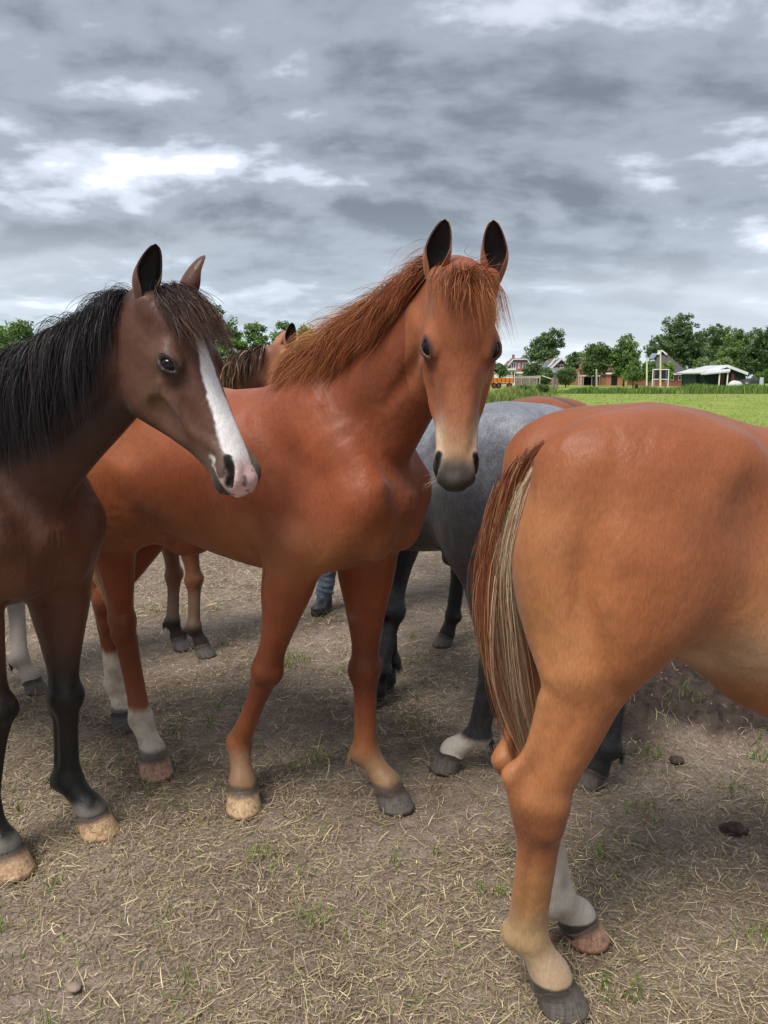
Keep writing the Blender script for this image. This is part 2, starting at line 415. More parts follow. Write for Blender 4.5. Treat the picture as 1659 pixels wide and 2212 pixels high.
xs = np.array(sorted(set([-v for v in grow(3.6, 3000, .05, 1.17)]+list(np.arange(-3.6, 3.6, .03))+grow(3.6, 3000, .05, 1.17))))
ys = np.array([-30, -8, -2, -.5, 0]+list(np.arange(.4, 7.6, .03))+grow(7.6, 4500, .04, 1.05))
GX, GY = np.meshgrid(xs, ys); gx = GX.ravel(); gy = GY.ravel()
gz = ground_z(gx, gy); gm = np.stack(ground_mask(gx, gy), 1)
nx, ny = len(xs), len(ys); ii = (np.arange(ny-1)[:, None]*nx+np.arange(nx-1)[None]).ravel()
gf = np.stack([ii, ii+1, ii+nx+1, ii+nx], 1)
def ground_material():
    m, nt, b = new_mat('trampled_soil_and_pasture'); v = coords(nt)
    a = nt.nodes.new('ShaderNodeAttribute'); a.attribute_name = 'mask'; sp = nt.nodes.new('ShaderNodeSeparateColor'); nt.links.new(a.outputs['Color'], sp.inputs[0])
    n1 = tex_noise(nt, 1.6, 6, .6, v); n2 = tex_noise(nt, 14, 6, .65, v); n3 = tex_noise(nt, 90, 4, .6, v)
    soil = ramp(nt, n2, [(.28, (.085, .060, .043)), (.5, (.185, .139, .104)), (.72, (.31, .246, .190))])
    soil = mixc(nt, ramp(nt, n1, [(.38, (0, 0, 0)), (.62, (1, 1, 1))]), soil, mixc(nt, n2, (.21, .160, .122), (.39, .31, .25)))
    soil = mixc(nt, ramp(nt, n3, [(.45, (0, 0, 0)), (.62, (.55, .55, .55))]), soil, (.095, .070, .052))
    mud = ramp(nt, n2, [(.3, (.020, .014, .012)), (.7, (.085, .062, .051))])
    c = mixc(nt, sp.outputs[1], soil, mud)
    gn = tex_noise(nt, .35, 8, .65, v); gn2 = tex_noise(nt, 3.5, 6, .7, v)
    gr = ramp(nt, gn, [(.32, (.16, .23, .045)), (.5, (.27, .33, .07)), (.66, (.38, .39, .11))])
    gr = mixc(nt, ramp(nt, gn2, [(.35, (.65, .65, .65)), (.7, (0, 0, 0))]), gr, (.10, .155, .03))
    c = mixc(nt, sp.outputs[0], c, gr)
    c = mixc(nt, sp.outputs[2], c, (.27, .21, .15))
    nt.links.new(c, b.inputs['Base Color']); b.inputs['Roughness'].default_value = .92; b.inputs['Specular IOR Level'].default_value = .15
    ad = nt.nodes.new('ShaderNodeMath'); ad.operation = 'ADD'; nt.links.new(n2, ad.inputs[0]); nt.links.new(n3, ad.inputs[1])
    bump(nt, b, ad.outputs[0], .9, .012)
    return m
go = np_mesh('ground', np.stack([gx, gy, gz], 1), gf, ground_material(), smooth=True, col=gm, attr='mask'); tag(go, kind='structure')
# dry cut straw and dead grass lying on the soil
def straw():
    n = 280000
    r = rng.random(n); Y = .95+(9.2-.95)*r**1.45; X = (rng.random(n)*2-1)*(Y*.56+.35)
    p = np.stack([X, Y, X*0], 1)
    dens = .36+.64*sst(fbm(p, 1.3, 31, 4), .36, .60); g, md, t = ground_mask(X, Y)
    dens *= (1-.9*md)*(1-.25*sst(Y, 3.8, 5.5))*(1-g)
    bald = np.exp(-(((X+.95)/.45)**2+((Y-1.45)/.3)**2)); dens *= 1-.75*bald
    k = rng.random(n) < dens; X, Y = X[k], Y[k]
    hx = np.array([(-.526, 2.65), (.03, 2.65), (-.93, 2.90), (-1.19, 3.33), (-1.01, 2.48), (-1.22, 2.27), (.44, 1.71), (.56, 1.955), (.26, 2.94), (.82, 2.81), (0, 3.71), (-1.21, 4.36), (-1.04, 4.23), (-.44, 4.98)]); a = rng.random((len(hx), 70))*6.283; r_ = .062+.045*rng.random((len(hx), 70))
    X = np.concatenate([X, (hx[:, :1]+r_*np.cos(a)).ravel()]); Y = np.concatenate([Y, (hx[:, 1:]+r_*np.sin(a)).ravel()]); n = len(X)
    L = (.009+.066*rng.random(n)**3.0)*(1+.1*Y); an = rng.random(n)*2*math.pi
    bend = rng.normal(0, .75, n); tilt = np.abs(rng.normal(0, .13, n)); tilt[rng.random(n) < .06] += .5; tilt[-980:] += .35*rng.random(980)
    s = np.linspace(-.5, .5, 4); a2 = an[:, None]+bend[:, None]*s[None]
    dx = np.cumsum(np.cos(a2), 1)/4; dy = np.cumsum(np.sin(a2), 1)/4
    C = np.zeros((n, 4, 3)); C[..., 0] = X[:, None]+dx*L[:, None]; C[..., 1] = Y[:, None]+dy*L[:, None]
    base = ground_z(C[..., 0].ravel(), C[..., 1].ravel()).reshape(n, 4)
    C[..., 2] = base+.003+.009*rng.random((n, 1))**2+(np.arange(4)/3*L[:, None]*np.sin(tilt)[:, None])
    W = (.0003+.0008*rng.random(n)**2+.00016*Y)[:, None]*np.array([.9, 1, .9, .55])[None]
    t = rng.random((n, 1)); pale = np.array((.55, .45, .28)); tan = np.array((.36, .275, .165)); brn = np.array((.21, .155, .10)); grn = np.array((.15, .19, .045))
    c = np.where(t < .20, pale, np.where(t < .56, tan, np.where(t < .92, brn, grn)))*(.7+.6*rng.random((n, 1)))
    up = np.zeros((n, 3)); up[:, 2] = 1; up[:, :2] = rng.normal(0, .35, (n, 2))
    co, fa, col = ribbons(C, W, up, np.repeat(c[:, None], 4, 1))
    m, nt, b = new_mat('dry_straw'); nt.links.new(attr_col(nt, 'tint'), b.inputs['Base Color']); b.inputs['Roughness'].default_value = .6; b.inputs['Specular IOR Level'].default_value = .3
    tag(np_mesh('dry_straw', co, fa, m, smooth=False, col=col, attr='tint'), 'short pale straw and dead grass strewn over the trampled soil', 'straw', kind='stuff')
straw()
def blades(X, Y, hgt, wid, lean, col, nseg=4, z0=None):
    n = len(X); an = rng.random(n)*2*math.pi; s = np.linspace(0, 1, nseg)
    C = np.zeros((n, nseg, 3)); d = np.stack([np.cos(an), np.sin(an)], 1)*(lean*hgt)[:, None]
    C[..., :2] = np.stack([X, Y], 1)[:, None]+d[:, None]*(s**1.8)[None, :, None]
    C[..., 2] = (ground_z(X, Y) if z0 is None else z0)[:, None]+hgt[:, None]*(s*(1-.18*s))[None]
    W = wid[:, None]*np.array([1, .9, .62, .12][:nseg])[None]
    up = np.stack([-np.sin(an+rng.normal(0, .6, n)), np.cos(an), np.zeros(n)], 1); up = np.cross(up, [0, 0, 1.])
    return ribbons(C, W, up, np.repeat(col[:, None], nseg, 1))
def green_sprigs():
    # small living tufts in the dead cover
    spots = [at(*q) for q in ((510, 1385, 0), )] if 0 else []
    T = [(-.58, 4.05, .10, 70), (-.5, 4.12, .12, 60), (.95, 2.62, .08, 40), (1.42, 3.42, .10, 60), (1.12, 3.05, .07, 36), (1.60, 3.0, .08, 44), (1.52, 2.25, .07, 40), (1.30, 1.95, .06, 36), (.62, 1.75, .06, 30), (-.55, 1.55, .07, 34), (.15, 1.5, .05, 28), (-.2, 2.05, .06, 30), (.33, 2.15, .05, 26), (-.3, 3.0, .09, 44), (.13, 3.35, .09, 40), (-1.15, 2.0, .05, 26), (.75, 2.35, .05, 26), (.42, 1.32, .05, 26), (.74, 1.28, .06, 26), (-.1, 1.22, .05, 26), (1.05, 1.95, .05, 24), (1.75, 2.55, .07, 40), (1.35, 2.75, .06, 30), (-.9, 2.75, .05, 24), (-.42, 2.33, .06, 30)]
    for i in range(190):
        Y = 1.0+6.5*R_.random()**1.3; T.append((R_.uniform(-1, 1)*(Y*.55+.2), Y, R_.uniform(.02, .055), R_.randint(5, 16)))
    X = []; Yv = []
    for x, y, r, n in T:
        for k in range(n):
            a = R_.random()*6.283; q = r*math.sqrt(R_.random()); X.append(x+q*math.cos(a)); Yv.append(y+q*math.sin(a)*.8)
    X = np.array(X); Yv = np.array(Yv); n = len(X); h = (.018+.05*rng.random(n)**1.5)*(1+.06*Yv)
    col = np.array((.10, .19, .03))*(.6+.8*rng.random((n, 1)))+np.array((.07, .05, .0))*rng.random((n, 1))
    co, fa, c = blades(X, Yv, h, .0012+.0008*rng.random(n), .25+.6*rng.random(n), col)
    tag(np_mesh('grass_sprigs', co, fa, leaf_mat('grass_blade'), smooth=False, col=c, attr='tint'), 'small green grass sprigs growing through the trampled straw', 'grass', kind='stuff')
green_sprigs()
def pasture():
    n = 45000; Y = 7.0*np.exp(rng.random(n)*math.log(75/7.0)); X = Y*(rng.random(n)*1.15-.58)
    g, md, t = ground_mask(X, Y); k = (rng.random(n) < g*(1-.7*t)); X, Y = X[k], Y[k]; n = len(X)
    p = np.stack([X, Y, X*0], 1); q = fbm(p, .22, 41, 3)[:, None]
    col = (np.array((.20, .30, .055))*(1-q)+np.array((.44, .46, .13))*q)*(.75+.5*rng.random((n, 1)))
    h = (.03+.06*rng.random(n))*(1+.012*Y); co, fa, c = blades(X, Y, h, .0015+.00045*Y*rng.random(n), .3+.5*rng.random(n), col, 3)
    tag(np_mesh('pasture_grass', co, fa, leaf_mat('grass_blade'), smooth=False, col=c, attr='tint'), 'bright green grazed pasture grass beyond the horses', 'grass', kind='stuff')
pasture()
def lumps():
    # dark clods lying on the soil
    m = mat('dung_clod', (.11, .083, .064), .95, .1, .5, 40, .9)
    spots = [(1438+148, 1795, 'largest dark clod on the straw right of the pale hind leg', .036), (1460, 1648, 'flat dark clod right of the black hind hoof', .022), (1060, 1545, 'small dark clod beside the white pastern', .03), (160, 2138, 'grey stone half sunk at the lower left', .017), (700, 1270, 'small dark clod left of the boot', .022)]
    for px, py, lab, r in spots:
        r0 = (CAM_Z)/(_s*1-(-(py-1106)/1662)*_c); g_ = None
        u = (px-829.5)/1662; v = -(py-1106)/1662; t = CAM_Z/(_s-v*_c); c = np.array((u*t, (_c+v*_s)*t, .012))
        bm = bmesh.new(); bmesh.ops.create_icosphere(bm, subdivisions=3, radius=r)
        co = np.array([w.co[:] for w in bm.verts]); d = 1+1.3*(fbm(co+c*7, 30, 3, 3)-.5)
        for w, k in zip(bm.verts, d): w.co = Vector((w.co.x*k*1.2, w.co.y*k, w.co.z*k*.62))
        me = bpy.data.meshes.new('clod'); bm.to_mesh(me); bm.free(); me.shade_smooth()
        st = 'stone' in lab
        o = link_mesh('stone' if st else 'soil_clod', me, mat('field_stone', (.26, .20, .155), .9, .2, .2, 30, .4) if st else m); o.location = c
        tag(o, lab, 'stone' if st else 'clod')
lumps()
# ------------------------------------------------------------------ far background
def brick(name, col, mort=(.35, .32, .29)):
    if name in MATS: return MATS[name]
    m, nt, b = new_mat(name); v = coords(nt, (1, 1, 1), (math.pi/2, 0, 0)); t = nt.nodes.new('ShaderNodeTexBrick'); nt.links.new(v, t.inputs['Vector']); c = np.array(col)
    t.inputs['Color1'].default_value = (*c, 1); t.inputs['Color2'].default_value = (*(c*.75), 1); t.inputs['Mortar'].default_value = (*mort, 1); t.inputs['Scale'].default_value = 4; t.inputs['Mortar Size'].default_value = .012
    nt.links.new(t.outputs[0], b.inputs['Base Color']); b.inputs['Roughness'].default_value = .85; MATS[name] = m; return m
def tiles(name, col):
    if name in MATS: return MATS[name]
    m, nt, b = new_mat(name); v = coords(nt); w = nt.nodes.new('ShaderNodeTexWave'); w.bands_direction = 'Z'; w.inputs['Scale'].default_value = 1.6; w.inputs['Distortion'].default_value = .6; w.inputs['Detail'].default_value = 2; nt.links.new(v, w.inputs[0]); c = np.array(col)
    nt.links.new(ramp(nt, w.outputs[0], [(.1, tuple(c*.7)), (.9, tuple(c*1.2))]), b.inputs['Base Color']); b.inputs['Roughness'].default_value = .7; MATS[name] = m; return m
WHITE = mat('white_paint', (.74, .74, .72), .5, .4, .06, 1)
GLASS = mat('window_glass', (.05, .06, .07), .08, .6, .3, .6)
SOLAR = mat('solar_panel', (.16, .19, .25), .12, .7, .15, .5)
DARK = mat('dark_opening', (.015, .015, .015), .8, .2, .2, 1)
RED = brick('red_brick', (.30, .085, .06)); ORG = brick('orange_brick', (.44, .17, .09))
GREYT = tiles('grey_roof_tile', (.16, .16, .165)); DKT = tiles('dark_roof_tile', (.075, .07, .068)); BRT = tiles('brown_roof_tile', (.17, .11, .085))
WOOD = mat('weathered_wood', (.22, .19, .165), .85, .2, .3, 6, .3); PALEW = mat('pale_post_wood', (.42, .38, .30), .8, .2, .25, 5, .3)
def pbox(px0, py0, px1, py1, Y, dep):
    """box whose front face fills the view rectangle at distance Y"""
    a = at(px0, py1, Y); b = at(px1, py0, Y); return ((a[0]+b[0])/2, Y+dep/2, (a[2]+b[2])/2), (abs(b[0]-a[0]), dep, abs(b[2]-a[2]))
def PB(px0, py0, px1, py1, Y, dep, name, m, parent): return MB().box(*pbox(px0, py0, px1, py1, Y, dep)).build(name, m, parent)
def PP(pts, Y, dep, name, m, parent):
    """polygon in the view at distance Y, extruded away from the viewer"""
    P = [at(x, y, Y) for x, y in pts]; return MB().prism([(p[0], p[2]) for p in P], Y, Y+dep).build(name, m, parent)
def gb(px, Y):
    p = at(px, 820, Y); return (p[0], Y, 0)
def window(px0, py0, px1, py1, Y, parent, bars=1, glass=None):
    f = MB(); c, d = pbox(px0, py0, px1, py1, Y-.12, .14); w = .09
    f.box((c[0], c[1], c[2]+d[2]/2), (d[0]+2*w, .14, w)).box((c[0], c[1], c[2]-d[2]/2), (d[0]+2*w, .14, w))
    for i in range(bars+2):
        f.box((c[0]-d[0]/2+d[0]*i/(bars+1), c[1]-.003, c[2]), (w if i in (0, bars+1) else .07, .14, d[2]-w))
    o = f.build('window', WHITE, parent); MB().box((c[0], c[1]+.04, c[2]), (d[0], .04, d[2])).build('pane', glass or GLASS, o); return o
def wall_to_ground(px0, py0, px1, Y, dep, name, m, parent):
    a = at(px0, py0, Y); b = at(px1, py0, Y); z1 = a[2]; return MB().box(((a[0]+b[0])/2, Y+dep/2, z1/2-.1), (b[0]-a[0], dep, z1+.2)).build(name, m, parent)
def slope(pts0, Y0, pts1, Y1, th, name, m, parent):
    """roof plane between two edges given in the view at two distances"""
    a, b = [at(*p, Y0) for p in pts0]; c, d = [at(*p, Y1) for p in pts1]
    n = np.cross(b-a, d-a); n = n/np.linalg.norm(n)*th
    vs = [a, b, d, c, a-n, b-n, d-n, c-n]
    return MB().add(vs, [(0, 1, 2, 3), (7, 6, 5, 4), (0, 4, 5, 1), (1, 5, 6, 2), (2, 6, 7, 3), (3, 7, 4, 0)]).build(name, m, parent)
def gable_roof(apex, le, re, Y, dep, th_px, name, m, parent, trim=WHITE, over=.5):
    """two roof planes running back from a gable outlined in the view"""
    o = None
    for e in (le, re):
        a = at(*apex, Y-over); b = at(*e, Y-over); v = np.array((0, dep+2*over, 0.)); n = np.cross(b-a, v); n = n/np.linalg.norm(n); n = n*(1 if n[2] > 0 else -1)*.22
        vs = [a, b, b+v, a+v, a+n, b+n, b+v+n, a+v+n]
        o = MB().add(vs, [(0, 1, 2, 3), (7, 6, 5, 4), (0, 4, 5, 1), (1, 5, 6, 2), (2, 6, 7, 3), (3, 7, 4, 0)]).build(name, m, parent)
        t = np.array((0, -.10, 0.)); k = n*1.25
        vs = [a-n*.6, b-n*.6, b+k, a+k]; vs = vs+[q+t for q in vs]
        if trim is not None: MB().add(vs, [(0, 1, 2, 3), (7, 6, 5, 4), (0, 4, 5, 1), (1, 5, 6, 2), (2, 6, 7, 3), (3, 7, 4, 0)]).build('barge_board', trim, o)
def houses():
    # mansard house with the sunroom
    Y = 170; r = empty('brick_house', gb(1118, Y), 'red brick house with white mansard gable and low white sunroom', 'house')
    PP([(1095, 835), (1095, 797), (1110, 777.5), (1138, 777.5), (1146, 790), (1146, 835)], Y, 9, 'wall', RED, r)
    rf = slope([(1092, 797), (1109, 776)], Y-.4, [(1086, 797), (1103, 774)], Y+9, .3, 'roof', GREYT, r)
    slope([(1109, 776), (1139, 776)], Y-.4, [(1104, 774), (1134, 773)], Y+9, .3, 'roof', GREYT, r); slope([(1139, 776), (1148, 792)], Y-.4, [(1136, 773), (1145, 792)], Y+9, .3, 'roof', GREYT, r)
    for p in (((1092, 797), (1109, 776)), ((1109, 776), (1139, 776)), ((1139, 776), (1148, 792))):
        a, b = [at(*q, Y-.5) for q in p]; MB().bar(a, b, .16, .10, 4).build('barge_board', WHITE, r)
    ch = PB(1107, 766.5, 1112, 776, Y+5, .6, 'chimney', RED, rf); PB(1106.6, 766, 1112.4, 767.2, Y+4.95, .7, 'chimney_cap', GREYT, ch)
    window(1104.5, 783.5, 1114.5, 795, Y, r, 1); window(1119.5, 784.5, 1123, 795.5, Y, r, 0); window(1129.5, 784, 1139.5, 795.5, Y, r, 1)
    q = Y-5; sn = wall_to_ground(1083, 799, 1113, q, 4.8, 'sunroom', WHITE, r); PB(1081, 796, 1115, 799, q-.4, 5.4, 'flat_roof', WHITE, r)
    for k in range(4): window(1084.5+7.2*k, 802, 1090+7.2*k, 811, q, sn, 0)
    g = wall_to_ground(1066, 805, 1082, q, 4, 'garage', RED, r); PB(1065, 803, 1083.5, 805, q-.3, 4.5, 'flat_roof', WHITE, r); PB(1067, 807, 1077, 829, q-.08, .1, 'door', WHITE, g)
    e = wall_to_ground(1113.5, 807, 1136, q+1, 3.8, 'extension', RED, r); PB(1112, 803, 1137.5, 807, q+.7, 4.3, 'flat_roof', WHITE, r); window(1117, 808.2, 1127, 811, q+1, e, 1)
    # twin gable house with solar panels
    Y = 178; r = empty('brick_house', gb(1210, Y), 'brick house with two white trimmed gables and solar panels', 'house')
    PP([(1182, 832), (1182, 797), (1200, 777), (1217, 795), (1217, 832)], Y+3, 7, 'wall', BRT, r); gable_roof((1200, 775), (1180, 798), (1219, 797), Y+3, 8, 2, 'roof', BRT, r)
    PP([(1191, 832), (1191, 797), (1213, 777.5), (1242, 803), (1242, 832)], Y, 10, 'wall', RED, r); gable_roof((1213, 775), (1188, 798), (1245, 805), Y, 10, 2, 'roof', GREYT, r)
    window(1203.5, 788.5, 1217, 795, Y, r, 1)
    sp_ = slope([(1164, 797), (1184, 797)], Y+1, [(1180, 778.5), (1195, 778.5)], Y+7, .2, 'roof', GREYT, r)
    slope([(1174, 794), (1183, 794)], Y+1.5, [(1184, 780.5), (1192, 780.5)], Y+6, .25, 'solar_panel', SOLAR, r)
    q = Y-4; lo = wall_to_ground(1191, 804, 1213, q, 4, 'extension', RED, r); slope([(1186, 805.5), (1216, 805.5)], q-.4, [(1185, 794), (1215, 794)], q+3.6, .2, 'roof', GREYT, r)
    for k in range(4): slope([(1190+5.4*k, 804), (1194.6+5.4*k, 804)], q-.25, [(1189+5.4*k, 796.4), (1193.6+5.4*k, 796.4)], q+3, .26, 'solar_panel', SOLAR, r)
    window(1196, 811, 1200, 815.5, q, lo, 0); PB(1212, 793.5, 1214.5, 803, q+.5, .8, 'chimney', WHITE, r)
    # terracotta house behind trees
    Y = 165; r = empty('brick_house', gb(1300, Y), 'orange brick house half hidden behind two round trees', 'house')
    wall_to_ground(1252, 797, 1330, Y, 9, 'wall', ORG, r); slope([(1249, 798), (1333, 798)], Y-.5, [(1258, 778), (1324, 778)], Y+4.5, .3, 'roof', ORG, r); slope([(1249, 798), (1333, 798)], Y+9.6, [(1258, 778), (1324, 778)], Y+4.5, .3, 'roof', ORG, r)
    window(1258, 796, 1264, 803, Y, r, 1); window(1312, 791, 1318, 801, Y, r, 1); window(1284, 800, 1292, 808, Y, r, 1)
    q = Y-8; cp = PB(1258, 811, 1297, 812.8, q, 5, 'carport_roof', WHITE, r)
    for x in (1260, 1278, 1294): PB(x, 812.8, x+1.2, 834, q+.1, .15, 'post', WHITE, cp)
    PB(1259, 813, 1296, 832, q+4.6, .2, 'carport_back', DARK, cp)
    g = wall_to_ground(1312, 808.5, 1352, q, 6, 'garage', ORG, r); PB(1310, 805, 1354, 808.5, q-.4, 7, 'flat_roof', WHITE, r); PB(1320, 811, 1334, 832, q-.05, .1, 'door', DARK, g)
    # farmhouse with the big hipped roof
    Y = 150; r = empty('farmhouse', gb(1450, Y), 'farmhouse with huge dark hipped roof and white gable tip', 'house')
    wl = wall_to_ground(1404, 808, 1493, Y, 14, 'wall', RED, r)
    A = [at(1400, 809, Y-.6), at(1495, 811, Y-.6), at(1495, 811, Y+15), at(1400, 809, Y+15)]; T = [at(1425, 759, Y+5), at(1433, 759, Y+5), at(1433, 759, Y+10), at(1425, 759, Y+10)]
    MB().add(A+T, [(0, 1, 5, 4), (1, 2, 6, 5), (2, 3, 7, 6), (3, 0, 4, 7), (4, 5, 6, 7), (3, 2, 1, 0)]).build('roof', DKT, r)
    slope([(1401.5, 775), (1411, 775)], Y+1, [(1408, 763), (1422, 763)], Y+4.2, .25, 'solar_panel', SOLAR, r)
    for e in ((1421, 766), (1441, 766)):
        a, b = at(1430, 757, Y+4.0), at(*e, Y+3.4); MB().bar(a, b, .28, .12, 4).build('barge_board', WHITE, r)
    PB(1426, 760, 1434, 764.5, Y+4.2, .3, 'owl_board', DARK, r); PB(1422.5, 756, 1425, 764, Y+6, .6, 'chimney', WHITE, r); PB(1461, 783, 1465, 789, Y+3.5, .8, 'chimney', ORG, r)
    MB().box(*pbox(1447, 807, 1496, 809.6, Y-.75, .3)).build('gutter', WHITE, r)
    for x0, x1, bb in ((1449, 1455, 0), (1465.5, 1472, 0), (1477, 1482.5, 1)): window(x0, 812.5, x1, 821, Y, r, bb)
    # barn
    Y = 118; r = empty('field_shed', gb(1560, Y), 'low dark green shed with white roof and open porch', 'shed')
    GRN = mat('dark_green_boards', (.022, .04, .036), .7, .2, .2, 3)
    PP([(1521, 842), (1521, 807), (1570, 795), (1611, 808), (1611, 842)], Y, 9, 'wall', GRN, r); gable_roof((1570, 791.5), (1514, 808), (1615, 808.5), Y, 9, 2, 'roof', mat('pale_sheet_roof', (.52, .54, .55), .5, .4, .1, 1), r)
    po = slope([(1520, 807), (1577, 801.5)], Y-4.5, [(1527, 799.5), (1578, 796)], Y-.2, .18, 'porch_roof', mat('pale_sheet_roof', (.5,)*3), r)
    RD = mat('red_brown_boards', (.16, .05, .035), .7, .2, .2, 3)
    PB(1556, 804.5, 1566, 838, Y-.15, .12, 'door', RD, r); PB(1578, 805, 1587, 838, Y-.15, .12, 'door', RD, r); PB(1566.5, 806, 1574, 838, Y-.12, .08, 'doorway', DARK, r)
    for x in (1555, 1572.5): a = at(x, 803, Y-4.2); MB().bar((a[0], a[1], -.1), a, .10, .10, 6).build('porch_post', WHITE, r)
    # white pole barn to its left is the shed's lean-to
    PB(1502, 806, 1514, 842, Y+2, 5, 'lean_to', GRN, r); PB(1500, 804.5, 1516, 806.3, Y+1.8, 5.6, 'flat_roof', WHITE, r)
houses()
def farm_things():
    # orange tipping trailer
    Y = 116; r = empty('farm_trailer', gb(1088, Y), 'orange farm trailer with dark chassis parked behind the weeds', 'trailer')
    OR = mat('orange_paint', (.62, .17, .015), .5, .4, .15, 2); BK = mat('black_steel', (.02, .02, .022), .6, .4, .2, 4); TY = mat('tyre_rubber', (.018, .018, .018), .9, .2, .2, 6); RU = mat('rust_red_steel', (.20, .05, .03), .7, .3, .3, 4)
    bed = PB(1064, 816.5, 1111, 827, Y, 2.3, 'bed', OR, r)
    for k in range(6): PB(1064.5+9*k, 816, 1065.6+9*k, 827.5, Y-.08, .1, 'stake', BK, bed)
    for k in (0, 1):
        a = at(1091+18*k, 809, Y+1); b = at(1091+18*k, 818, Y+1); MB().bar(b, a, .05, .05, 6).build('upright', BK, r)
    a, b = at(1091, 810.5, Y+1), at(1109, 809.5, Y+1); MB().bar(a, b, .04, .04, 6).build('rail', BK, r); a, b = at(1091, 808, Y+1), at(1107, 808, Y+1); MB().bar(a, b, .03, .03, 6).build('rail', RU, r)
    PB(1064, 828, 1108, 830.5, Y+.4, 1.4, 'chassis', BK, r)
    for px, s in ((1067.5, 1), (1077, 1), (1100, 1)):
        c = at(px, 835, Y+.05); rad = .42
        w = MB().bar((c[0], c[1]-.14, rad), (c[0], c[1]+.14, rad), rad, rad, 20).build('wheel', TY, r, bevel=.05); MB().bar((c[0], c[1]-.16, rad), (c[0], c[1]+.1, rad), .2, .2, 14).build('rim', RU, w)
    a, b = at(1074, 830, Y+1), at(1074, 838, Y+1); MB().bar(a, b, .12, .12, 8).build('tipping_ram', BK, r)
    # wooden cart body
    Y = 104; r = empty('plank_cart', gb(1140, Y), 'grey weathered plank cart with pale corner posts beside the trailer', 'cart')
    for k in range(6): PP([(1112.5, 816.5+3.3*k), (1161-.6*k*.8, 816.5+3.3*k), (1160.4-.6*k*.8, 819.5+3.3*k), (1112.5, 819.5+3.3*k)], Y, .12, 'plank', WOOD, r)
    PP([(1112, 813), (1168, 811.5), (1168, 817.5), (1112, 816.4)], Y+1.6, .1, 'tailboard', PALEW, r)
    for x in (1125.5, 1142.5): PB(x, 817, x+2, 838, Y-.14, .1, 'corner_post', PALEW, r)
    PP([(1158, 817), (1168, 815), (1164, 842), (1159, 840)], Y-.1, .15, 'end_board', DARK, r)
    for x0, x1, x2, x3 in ((1159, 1161, 1160.6, 1159), (1165.5, 1168, 1164, 1162.6)): PP([(x0, 816), (x1, 815.5), (x2, 840), (x3, 840)], Y-.22, .1, 'slat', PALEW, r)
    PB(1156, 815, 1166, 817.3, Y-.25, .1, 'top_rail', PALEW, r)
    for px in (1120, 1150):
        c = at(px, 838, Y+.6); MB().bar((c[0], c[1]-.1, .3), (c[0], c[1]+.1, .3), .3, .3, 16).build('wheel', TY, r)
    # fence posts by the ditch
    Y = 96
    def post(p0, p1, w, lab, m=PALEW, Yp=Y, top=None):
        a = at(*p0, Yp); b = at(*p1, Yp); mb = MB(); mb.bar((a[0], a[1], -.15), (b[0], b[1], b[2]), w, w, 10, .93); mb.bar((b[0], b[1], b[2]), (b[0], b[1], b[2]+w*.25), w*.93, w*.93, 10, .6)
        o = mb.build('fence_post', m, smooth=False); tag(o, lab, 'post', 'wooden posts by the ditch'); return o
    post((1195, 838), (1195, 817.5), .24, 'thickest wooden gate post right of the plank cart', WOOD); post((1203.5, 838), (1203.5, 818.5), .13, 'thin grey post just right of the thick gate post', WOOD)
    a, b = at(1171, 812, Y+1), at(1194, 819.5, Y); tag(MB().bar(a, b, .07, .07, 8).build('pole', PALEW), 'pale slanting pole leaning from cart to gate post', 'pole')
    post((1255, 838), (1255, 816), .10, 'short grey post left of the tall pale pole'); post((1289.5, 838), (1288.5, 798), .11, 'tall pale pole before the orange house', PALEW, 92)
    post((1250.5, 836), (1250.5, 803), .06, 'slender pale stake before the low carport', PALEW, 100)
    post((1375, 842), (1375, 831), .16, 'short black post standing before the grass bank', mat('tarred_wood', (.02, .018, .016), .8, .2, .3, 5), 80)
    # goal with dark net
    Y = 98; r = empty('ball_goal', gb(1428, Y), 'white framed ball goal with dark grey netting', 'goal')
    NET = mat('dark_net', (.035, .035, .045), .8, .2, .2, 2)
    for x in (1411, 1445): a = at(x, 798, Y); MB().bar((a[0], Y, -.1), (a[0], Y, a[2]), .06, .06, 8).build('goal_post', WHITE, r)
    a, b = at(1410, 798.3, Y), at(1446, 798.3, Y); MB().bar(a, b, .06, .06, 8).build('crossbar', WHITE, r); a, b = at(1411, 819.5, Y), at(1445, 819.5, Y); MB().bar(a, b, .05, .05, 8).build('lower_rail', WHITE, r)
    n = MB(); a = at(1411.8, 799.5, Y+.05); b = at(1444.2, 819, Y+.05)
    for i in range(23):
        x = a[0]+(b[0]-a[0])*i/22; n.bar((x, Y+.05, a[2]), (x, Y+.05, b[2]), .028, .02, 4)
    for i in range(13):
        z = a[2]+(b[2]-a[2])*i/12; n.bar((a[0], Y+.08, z), (b[0], Y+.08, z), .028, .02, 4)
    n.build('net', NET, r); PB(1417.5, 799.5, 1438.5, 819, Y+.5, .06, 'backboard', NET, r)
    for x in (1414.5, 1440): a = at(x, 798, Y+1.2); MB().bar((a[0], Y+1.2, -.1), (a[0], Y+1.2, a[2]), .07, .07, 8).build('rear_post', PALEW, r)
    YE = mat('cream_paint', (.62, .60, .40), .5, .3, .1, 2)
    for px, top, lab in ((1397.5, 774, 'shorter cream pole left of the ball goal'), (1427, 757, 'taller cream pole rising in front of the ball goal')):
        Yp = 93; a = at(px, top, Yp); b = at(px, 838, Yp); o = MB().bar((b[0], Yp, -.1), a, .11, .11, 10, .8).build('sports_pole', YE); tag(o, lab, 'pole', 'cream poles')
